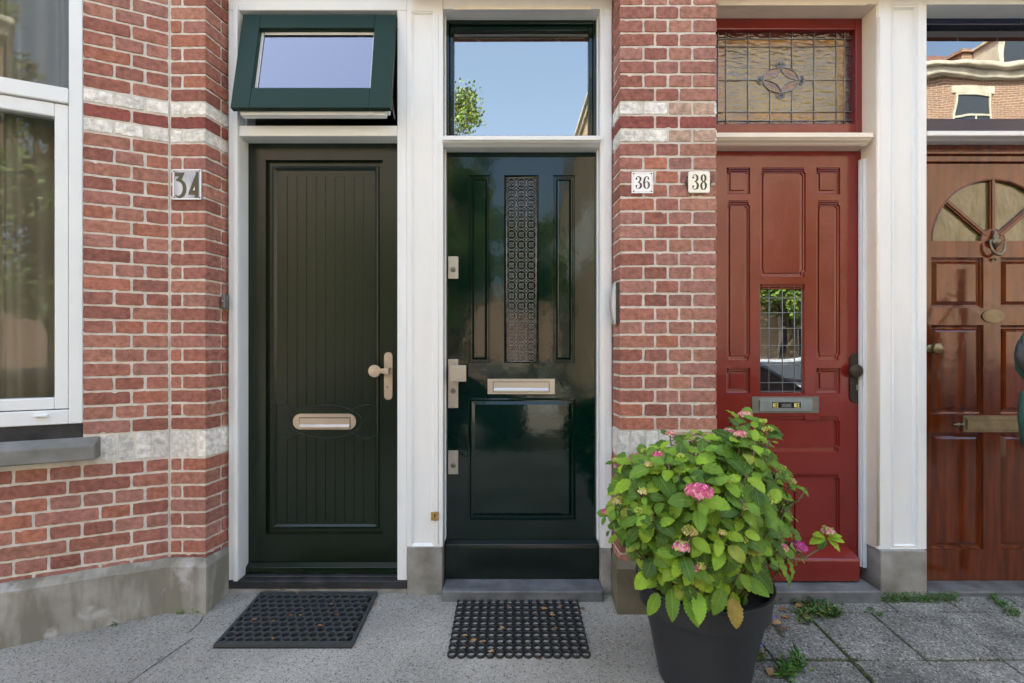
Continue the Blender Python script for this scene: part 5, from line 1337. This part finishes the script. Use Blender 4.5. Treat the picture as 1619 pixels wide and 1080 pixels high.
weed([(1400 + 9*k, 948 + (k % 3), 6, 2.5) for k in range(13)], 'low strip of small round leaved weeds along the foot of the white pilaster', 620, .03, .011, gr)
weed([(1262,950,16,4), (1285,958,14,6), (1300,970,8,4), (1240,945,12,4), (1275,975,8,6), (1318,972,5,3)], 'ragged grassy weed patch before the red door step beside the pot', 560, .022, .020, gr + [(.14,.15,.04)], 1.3)
weed([(1570,948,5,2), (1583,957,6,3), (1597,968,6,3), (1606,973,5,2)], 'small weed tuft before the brown door at the right edge', 200, .022, .012, gr)
weed([(1376,965,5,2), (1388,973,4,2)], 'tiny weed in the slab joint below the step corner', 60, .012, .010, gr)
weed([(1250,1062,9,4), (1262,1056,6,3), (1240,1070,6,3)], 'fine feathery green weed at the bottom edge right of the pot', 130, .045, .016, [(.08,.19,.04), (.11,.24,.05)], 2.4)
weed([(1192,1040,8,4), (1184,1032,5,3)], 'yellowish weed tuft beside the base of the pot', 110, .02, .016, [(.12,.16,.03), (.16,.17,.04)], 1.3)
weed([(286,969,4,1.5), (308,969,5,1.5)], 'bright green clover sprig at the foot of the grey plinth by door 34', 70, .022, .012, [(.09,.22,.03), (.12,.26,.04)])
weed([(183,988,3,1), (178,990,3,1)], 'tiny green sprout at the foot of the grey plinth below the bay window', 24, .012, .009, gr)
BF = thing('bellflower', gpt(1200, 985), 'low bellflower plant with small violet blue flowers beside the pot', 'plant')
b = MB()
for k in range(300):
    c_ = random.choice([(1208, 960, 8, 8), (1196, 990, 6, 10), (1215, 935, 8, 5), (1188, 1008, 5, 5)]); q = gpt(c_[0] + random.gauss(0, c_[2]), c_[1] + random.gauss(0, c_[3])); q.z += .04 * rnd() ** 2
    a_ = ru(0, 6.28); small_leaf(b, q, (math.cos(a_), math.sin(a_), ru(.1, .9)), (0, -.4, 1), ru(.012, .02), .006, tuple(c * ru(.8, 1.2) for c in random.choice(gr)))
b.build('leaves', M['weed'], BF)
for (px, py, s_) in ((1189, 996, .016), (1202, 1016, .014), (1208, 951, .011), (1225, 972, .011), (1196, 1001, .010), (1212, 941, .008)):
    b = MB(); q = gpt(px, py + 14); q = Vector((q.x, q.y, q.z + .03)); b.cc = (.20, .17, .60)
    for k in range(5):
        a_ = R(72 * k + 15); dr = Vector((math.cos(a_), -.35, math.sin(a_))); sd = Vector((-math.sin(a_), 0, math.cos(a_)))
        b.poly([q, q + dr * s_ * .5 - sd * s_ * .28, q + dr * s_, q + dr * s_ * .5 + sd * s_ * .28])
    b.cc = (.08, .12, .03); b.tube([q + Vector((0, .002, 0)), Vector((q.x, q.y + .005, gz(q.y)))], .0008, 3); b.cc = (1,1,1)
    b.build('flower', M['petal'], BF)
def dry_leaf(px, py, size, label, grp, z=0.0, cols=((.30,.15,.07), (.36,.20,.09), (.22,.10,.05), (.42,.28,.14))):
    b = MB(); q = gpt(px, py, z + .003); L = size; a0 = ru(0, 6.28); n_ = 9; b.cc = random.choice(cols)
    rim = []
    for k in range(n_):
        a_ = a0 + 2*math.pi*k/n_; r_ = L * (.5 + (.22 if k % 2 else -.1) * rnd() + .18 * math.cos(a_ - a0)); rim.append(b.V((q.x + r_ * math.cos(a_), q.y + r_ * .7 * math.sin(a_), q.z + L * .28 * rnd())))
    c_ = b.V((q.x, q.y, q.z))
    for k in range(n_): b.F([c_, rim[k], rim[(k+1) % n_]])
    dx, dy = math.cos(a0), math.sin(a0); b.tube([(q.x, q.y, q.z + .001), (q.x - dx * L * .7, q.y - dy * L * .6, q.z + L * .12)], .0009, 4); b.cc = (1,1,1)
    o = b.build('dry_leaf', M['deadleaf']); return tag(o, label, 'leaf', grp)
for (px, py, s_, w_) in ((885,957,.016,'smallest curled brown leaf high at the right of'), (860,962,.024,'brown leaf upper right of the middle on'), (873,972,.022,'dark brown leaf in the right third of'), (877,993,.020,'pale tan leaf in the right third of'),
                         (795,992,.020,'orange brown leaf near the centre of'), (736,1004,.018,'brown leaf nearest the left edge of'), (748,1012,.022,'pinkish brown leaf low at the left of'), (764,1014,.016,'small leaf third from the left on'), (777,1030,.022,'brown leaf on the front row of'), (804,957,.014,'tiny leaf scrap at the back row of')):
    dry_leaf(px, py + 6, s_, w_ + ' the black ring doormat', 'dry leaves on the ring doormat', .011)
for (px, py, s_, w_) in ((403,982,.020,'red brown leaf scrap nearest the left side of'), (505,992,.020,'orange leaf scrap low at the right of'), (459,975,.014,'left one of two tiny scraps in the middle of'), (475,975,.013,'right one of two tiny scraps in the middle of'), (524,957,.012,'tiny scrap at the right third of'),
                         (447,934,.022,'brown leaf on the back edge of'), (470,938,.016,'small tan leaf by the back edge of'), (432,984,.010,'tiny dark scrap left of the middle of'), (532,974,.012,'tiny tan scrap by the right edge of'), (432,1012,.012,'pale scrap on the front row of')):
    dry_leaf(px, py + 4, s_, w_ + ' the honeycomb doormat', 'dry leaves on the honeycomb doormat', .014)
for (px, py, s_, lb) in ((419, 936, .034, 'long brown leaf propped at the back left corner of the honeycomb mat'), (590, 955, .030, 'brown leaf at the right edge of the honeycomb mat'), (594, 943, .020, 'small tan leaf at the back right corner of the honeycomb mat'),
                         (884, 942, .036, 'tangled brown leaf lying behind the ring doormat by the stone step'), (921, 963, .020, 'small orange leaf just right of the ring doormat'), (853, 1042, .018, 'small orange leaf scrap in front of the ring doormat'),
                         (1234, 939, .042, 'pale tan dry leaf at the foot of the red door step'), (1241, 978, .036, 'pale curled dry leaf by the weed patch'), (1200, 1036, .036, 'dry tan leaf beside the base of the pot'), (1224, 1066, .05, 'red brown dry leaf near the bottom edge right of the pot'),
                         (228, 977, .020, 'brown leaf scrap at the foot of the grey plinth')):
    dry_leaf(px, py, s_, lb, 'dry leaves on the pavement')
for (px, py, s_, w_) in ((1252,950,.040,'large withered leaf in the middle of the weed patch beside the pot'), (1266,962,.036,'withered leaf right of the middle of the weed patch beside the pot'), (1226,990,.040,'large crumpled leaf lowest in the weeds beside the pot'), (1214,981,.032,'crumpled leaf between bellflowers and pot'),
                         (1238,998,.030,'withered leaf at the front right of the crumpled heap beside the pot'), (1296,960,.026,'small withered leaf at the right end of the weed patch'), (1274,978,.024,'small withered leaf on the slab below the weed patch'), (1236,966,.030,'withered leaf at the left of the weed patch beside the pot')):
    dry_leaf(px, py, s_, w_, 'withered leaves in the weed patch', .008)

moss = weed([(1283 + 2.05*k, 980 + 2.05*k, 1.3, .8) for k in range(49)] + [(1186 + 6*k, 1043, 3, .7) for k in range(30)] + [(1225 + 1.3*k, 990+2*k, 1, .8) for k in range(10)], 'thin line of olive moss growing in the joints of the grey paving slabs', 900, .0015, .006, [(.09,.10,.03), (.06,.09,.025), (.12,.11,.05)], name='moss')
moss['kind'] = 'stuff'
# ------------------------------------------------------------------ green bag hanging at the right edge
BD = 2.05
BG = thing('bag', (xd(1650, BD), BD, zd(690, BD)), 'dark green canvas bag with black padded edge and yellow piping before the brown door', 'bag')
def BX(px, py, o=0): return (xd(px, BD), BD + o, zd(py, BD))
def padded(mb, out, d0, d1, n=3):
    cx = sum(p[0] for p in out) / len(out); cz = sum(p[1] for p in out) / len(out)
    rr = []
    for s_, y_ in ((.90, d0), (.97, d0 + .3 * (d1-d0)), (1, .5 * (d0+d1)), (.97, d1 - .3 * (d1-d0)), (.90, d1)):
        rr.append([(xd(cx + (p[0]-cx) * s_, BD), BD + y_, zd(cz + (p[1]-cz) * s_, BD)) for p in out])
    mb.rings([r[::-1] for r in rr], True, True)
b = MB(); padded(b, [(1600,560),(1604,544),(1619,518),(1660,498),(1690,515),(1700,560),(1690,598),(1650,608),(1618,606),(1603,588)], -.045, .004); b.build('body', M['teal'], BG, smooth=True)
b = MB(); padded(b, [(1609,618),(1618,611),(1690,608),(1700,690),(1690,722),(1630,724),(1612,705),(1606,660)], -.04, .004); b.build('lower_pocket', M['teal'], BG, smooth=True)
b = MB(); b.tube([BX(1607,538,-.015), BX(1601,549,-.03), BX(1598,562,-.04), BX(1601,577,-.05), BX(1611,589,-.055), BX(1630,597,-.055), BX(1655,598,-.05)], [.006,.014,.020,.022,.020,.016,.010], 12); b.build('padded_edge', M['rubber'], BG, smooth=True)
b = MB(); b.tube([BX(1600,553,-.062), BX(1603,564,-.072), BX(1610,574,-.078), BX(1624,582,-.078), BX(1650,586,-.07)], .0045, 7); b.build('yellow_piping', mat('yellow_piping', (.55,.38,.02), .6), BG, smooth=True)
b = MB(); b.tube([BX(1618,594,-.06), BX(1616,602,-.06), BX(1619,614,-.055)], .006, 8); b.tube([BX(1612,628,-.05), BX(1625,626,-.05), BX(1660,624,-.05)], .008, 8); b.tube([BX(1609,647,-.05), BX(1608,660,-.05), BX(1609,684,-.05)], [.007,.008,.007], 8); b.build('strap', M['black'], BG, smooth=True)
b = MB(); b.tube([BX(1612,627,-.055), BX(1609,628,-.056), BX(1608.5,647,-.053)], .0022, 6); b.lathe(BX(1619,594,-.066), (0,-1,0), [(.010,0),(.012,.003),(.010,.006),(.007,.003),(.010,0)], 14); b.build('buckle', M['steel'], BG, smooth=True)
b = MB(); b.tube([BX(1650,500,0), BX(1650,470,.05), BX(1676,452,.08), BX(1690,470,.05), BX(1680,510,0)], .008, 8); b.build('carry_loop', M['black'], BG, smooth=True)
PS = thing('post', (2.46, 2.17, -.02), 'slim dark steel post standing beside the brown door and carrying the green bag', 'post')
b = MB(); b.tube([(2.46, 2.15, -.03), (2.46, 2.15, 1.62)], .016, 12); b.build('pole', M['bronze'], PS, smooth=True)
b = MB(); b.tube([(2.46, 2.15, 1.47), (2.44, 2.14, 1.47), (2.42, 2.13, 1.475), (2.40, 2.13, 1.49)], .005, 6); b.build('hook', M['bronze'], PS, smooth=True)

# ------------------------------------------------------------------ across the street (seen in the glass and in the gloss paint)
def far_house(x0, x1, y, depth, h, label, m_, side=None, ground=-0.36, winw=1.1, nfl=3):
    ro = thing('far_house', ((x0+x1)/2, y, ground), label, 'house', 'houses across the street')
    b = MB(); b.box(x0, x1, y - depth, y, ground, h); b.build('wall', m_, ro)
    b = MB(); b.box(x0 - .16, x1 + .16, y - depth - .2, y + .26, h, h + .13); b.box(x0 - .08, x1 + .08, y - depth - .1, y + .14, h - .22, h); b.build('cornice', M['cornice'], ro, bevel=.03)
    for xc_ in np.arange(x0 + 1.2, x1 - 1, 4.3):
        b = MB(); b.box(xc_ - .45, xc_ + .45, y - 2.6, y - 1.6, h + .22, h + 1.5); b.box(xc_ - .52, xc_ + .52, y - 2.67, y - 1.53, h + 1.5, h + 1.62); b.build('chimney', m_, ro)
    n_ = max(1, int((x1 - x0) / 2.1)); sp_ = (x1 - x0) / n_
    for fl in range(nfl):
        zb_ = ground + .9 + fl * 3.1
        if zb_ + 1.9 > h - .4: break
        for k in range(n_):
            xc = x0 + sp_ * (k + .5); w_ = winw / 2
            b = MB(); frame4(b, xc - w_, xc + w_, zb_, zb_ + 1.9, .06, y + .002, y + .05); b.box(xc - .022, xc + .022, y + .002, y + .045, zb_ + .06, zb_ + 1.25); b.box(xc - w_ - .12, xc + w_ + .12, y + .002, y + .03, zb_ + 1.92, zb_ + 2.12); b.box(xc - w_ + .06, xc + w_ - .06, y + .002, y + .05, zb_ + 1.25, zb_ + 1.31); b.box(xc - w_ - .1, xc + w_ + .1, y + .002, y + .12, zb_ - .1, zb_ - .002)
            wi = b.build('window', M['cornice'], ro)
            b = MB(); b.box(xc - w_ + .055, xc + w_ - .055, y + .004, y + .02, zb_ + .055, zb_ + 1.85); b.build('pane', M['darkpane'], wi)
    for k in range(4):
        if side: 
            b = MB(); xs_ = x0 if side < 0 else x1; yy = y - 1.5 - k * 2.2
            b.box(xs_ - .03, xs_ + .03, yy - .5, yy + .5, 4.0, 5.8); b.build('window', M['pvc'], ro)
    return ro
M['darkpane'] = mat('far_window_glass', (0.03, 0.035, 0.04), 0.03, coat=1.0)
M['far_tan'] = brick_tex('tan_brickwork', (0.32, 0.235, 0.155), (0.27, 0.19, 0.125), (0.40, 0.37, 0.31))
far_house(2.5, 9.5, -9.0, 14, 9.1, 'tall brick corner house with pale cornice right of the side street', M['far_tan'], side=-1)
far_house(9.6, 20, -9.0, 10, 9.3, 'lower brown brick house with pale cornice further right across the street', M['brickwall_far'])
far_house(20.1, 40, -9.0, 10, 10.5, 'long brick house far right across the street', M['far_tan'])
far_house(-9.5, -2.0, -9.0, 8, 7.6, 'brown brick corner house left of the side street', M['brickwall_far'], side=1)
far_house(-20, -9.6, -9.0, 10, 9.0, 'wide red brick house across the street to the left', M['far_tan'])
far_house(-40, -20.1, -9.0, 10, 8.4, 'long brick house far left across the street', M['brickwall_far'])
far_house(-12, 14, -46, 8, 6.5, 'low brick house closing the end of the side street', M['brickwall_far'], nfl=0)

for xa_, xb_, za_ in ((9.6, 20.0, 9.45), (20.1, 40.0, 10.65)):
    ro_ = [o_ for o_ in bpy.data.objects if o_.name.startswith('far_house') and abs(o_.location.x - (xa_ + xb_) / 2) < .1][0]
    b = MB(); b.rings([[(x_, -9.25, za_), (x_, -11.8, za_ + 2.0), (x_, -14.4, za_)] for x_ in (xa_ + .1, xb_ - .1)], True, True); b.build('roof', M['rooftile'], ro_)
    for xd_ in np.arange(xa_ + 2.2, xb_ - 1, 3.9):
        b = MB(); b.box(xd_ - .6, xd_ + .6, -11.2, -9.7, za_ + .05, za_ + 1.35); b.box(xd_ - .7, xd_ + .7, -11.2, -9.6, za_ + 1.35, za_ + 1.45); b.build('dormer', M['cornice'], ro_)
        b = MB(); b.box(xd_ - .45, xd_ + .45, -9.7, -9.68, za_ + .25, za_ + 1.2); b.build('dormer_window', M['darkpane'], ro_)
def tree(x, y, h, cr, label, seedv, trunk_r=.16):
    random.seed(seedv); g0 = -0.36
    ro = thing('tree', (x, y, g0), label, 'tree', 'street trees across the street')
    b = MB(); b.tube([(x, y, g0), (x + .05, y, g0 + h * .25), (x - .05, y + .05, g0 + h * .5), (x, y, g0 + h * .85)], [trunk_r, trunk_r * .8, trunk_r * .6, trunk_r * .15], 9)
    cl = []
    for k in range(34):
        a_ = ru(0, 6.28); zz = ru(.38, .98); rr = cr * math.sqrt(max(.02, 1 - ((zz - .66) / .36) ** 2)) * ru(.3, .95)
        c_ = Vector((x + rr * math.cos(a_), y + rr * math.sin(a_), g0 + h * zz)); cl.append((c_, cr * ru(.22, .42)))
        b.tube([(x, y, g0 + h * (zz * .5 + .08)), tuple(Vector((x, y, g0 + h * zz * .8)).lerp(c_, .5)), tuple(c_)], [.05, .03, .012], 5)
    b.build('trunk', M['trunk'], ro, smooth=True)
    b = MB()
    for c_, r_ in cl:
        tone = ru(.7, 1.3)
        for k in range(300):
            v = Vector((random.gauss(0, 1), random.gauss(0, 1), random.gauss(0, 1))); v = v.normalized() * r_ * ru(.45, 1.08)
            n_ = Vector((ru(-1,1), ru(-1,1), ru(-1,1))).normalized(); u_ = n_.orthogonal().normalized() * ru(.04, .08) * max(1, cr / 2.0); w_ = n_.cross(u_) * .7
            b.cc = tuple(q * tone * ru(.8, 1.2) for q in (.10, .15, .025)); p = c_ + v
            b.poly([p - u_, p - w_, p + u_, p + w_])
    b.cc = (1,1,1); b.build('crown', M['treeleaf'], ro)
tree(-3.3, -19.8, 15.3, 2.7, 'tall leafy tree behind the corner house left of the side street', 3)
tree(-1.35, -8.0, 6.4, 1.15, 'small green street tree at the mouth of the side street', 12)
tree(0.9, -15.5, 7.8, 1.9, 'round green tree standing in the side street', 13)
tree(-4.2, -7.9, 5.6, 1.25, 'small green street tree on the far pavement before the left corner house', 8)
tree(7.5, -7.9, 6.0, 1.3, 'smaller street tree before the corner house on the right', 4)
tree(-8.5, -7.9, 6.5, 1.4, 'street tree further left along the far pavement', 6)

def car(x, y, m_, label, grp='cars parked along the far kerb'):
    ro = thing('parked_car', (x, y, -.47), label, 'car', grp); g0 = -.47
    side = [(-2.1,.28),(-2.15,.6),(-2.05,.82),(-1.15,.95),(-.45,1.42),(.9,1.45),(1.65,1.0),(2.1,.9),(2.15,.55),(2.1,.28)]
    b = MB(); b.rings([[(x + px_, y + yy * (1 if pz_ < 1 else .82), g0 + pz_) for px_, pz_ in side] for yy in (-.85, .85)], True, True); b.build('body', m_, ro, bevel=.06, bseg=3)
    b = MB()
    for s_ in (-1, 1): b.poly([(x + px_, y + s_ * (.86 if pz_ < 1.05 else .74), g0 + pz_) for px_, pz_ in ((-.95,1.0),(-.40,1.36),(.80,1.38),(1.35,1.02))][::s_])
    b.build('side_window', M['darkpane'], ro)
    for wx in (-1.35, 1.35):
        for s_ in (-1, 1):
            b = MB(); b.lathe((x + wx, y + s_ * .74, g0 + .32), (0, s_, 0), [(.2,0), (.32,.02), (.32,.16), (.2,.18)], 20, True, True); w_ = b.build('wheel', M['rubber'], ro)
            b = MB(); b.lathe((x + wx, y + s_ * .93, g0 + .32), (0, s_, 0), [(.19,0), (.17,.015), (.0001,.02)], 16); b.build('rim', M['carsilver'], w_)
car(5.6, -6.1, M['carsilver'], 'silver hatchback parked opposite to the right')
car(-3.2, -6.1, M['carblue'], 'dark blue hatchback parked opposite at the side street corner')
car(12.0, -6.1, M['carblue'], 'dark blue hatchback parked far right')

M['cargrey'] = mat('dark_grey_car_paint', (0.03, 0.032, 0.035), 0.2, coat=1.0)
car(3.0, -3.35, M['cargrey'], 'dark grey hatchback parked at the near kerb behind the viewer to the right', 'cars parked along the near kerb')
car(-1.9, -3.35, M['carblue'], 'dark blue hatchback parked at the near kerb behind the viewer to the left', 'cars parked along the near kerb')
car(8.0, -3.35, M['carblue'], 'dark blue hatchback parked at the near kerb far to the right', 'cars parked along the near kerb')
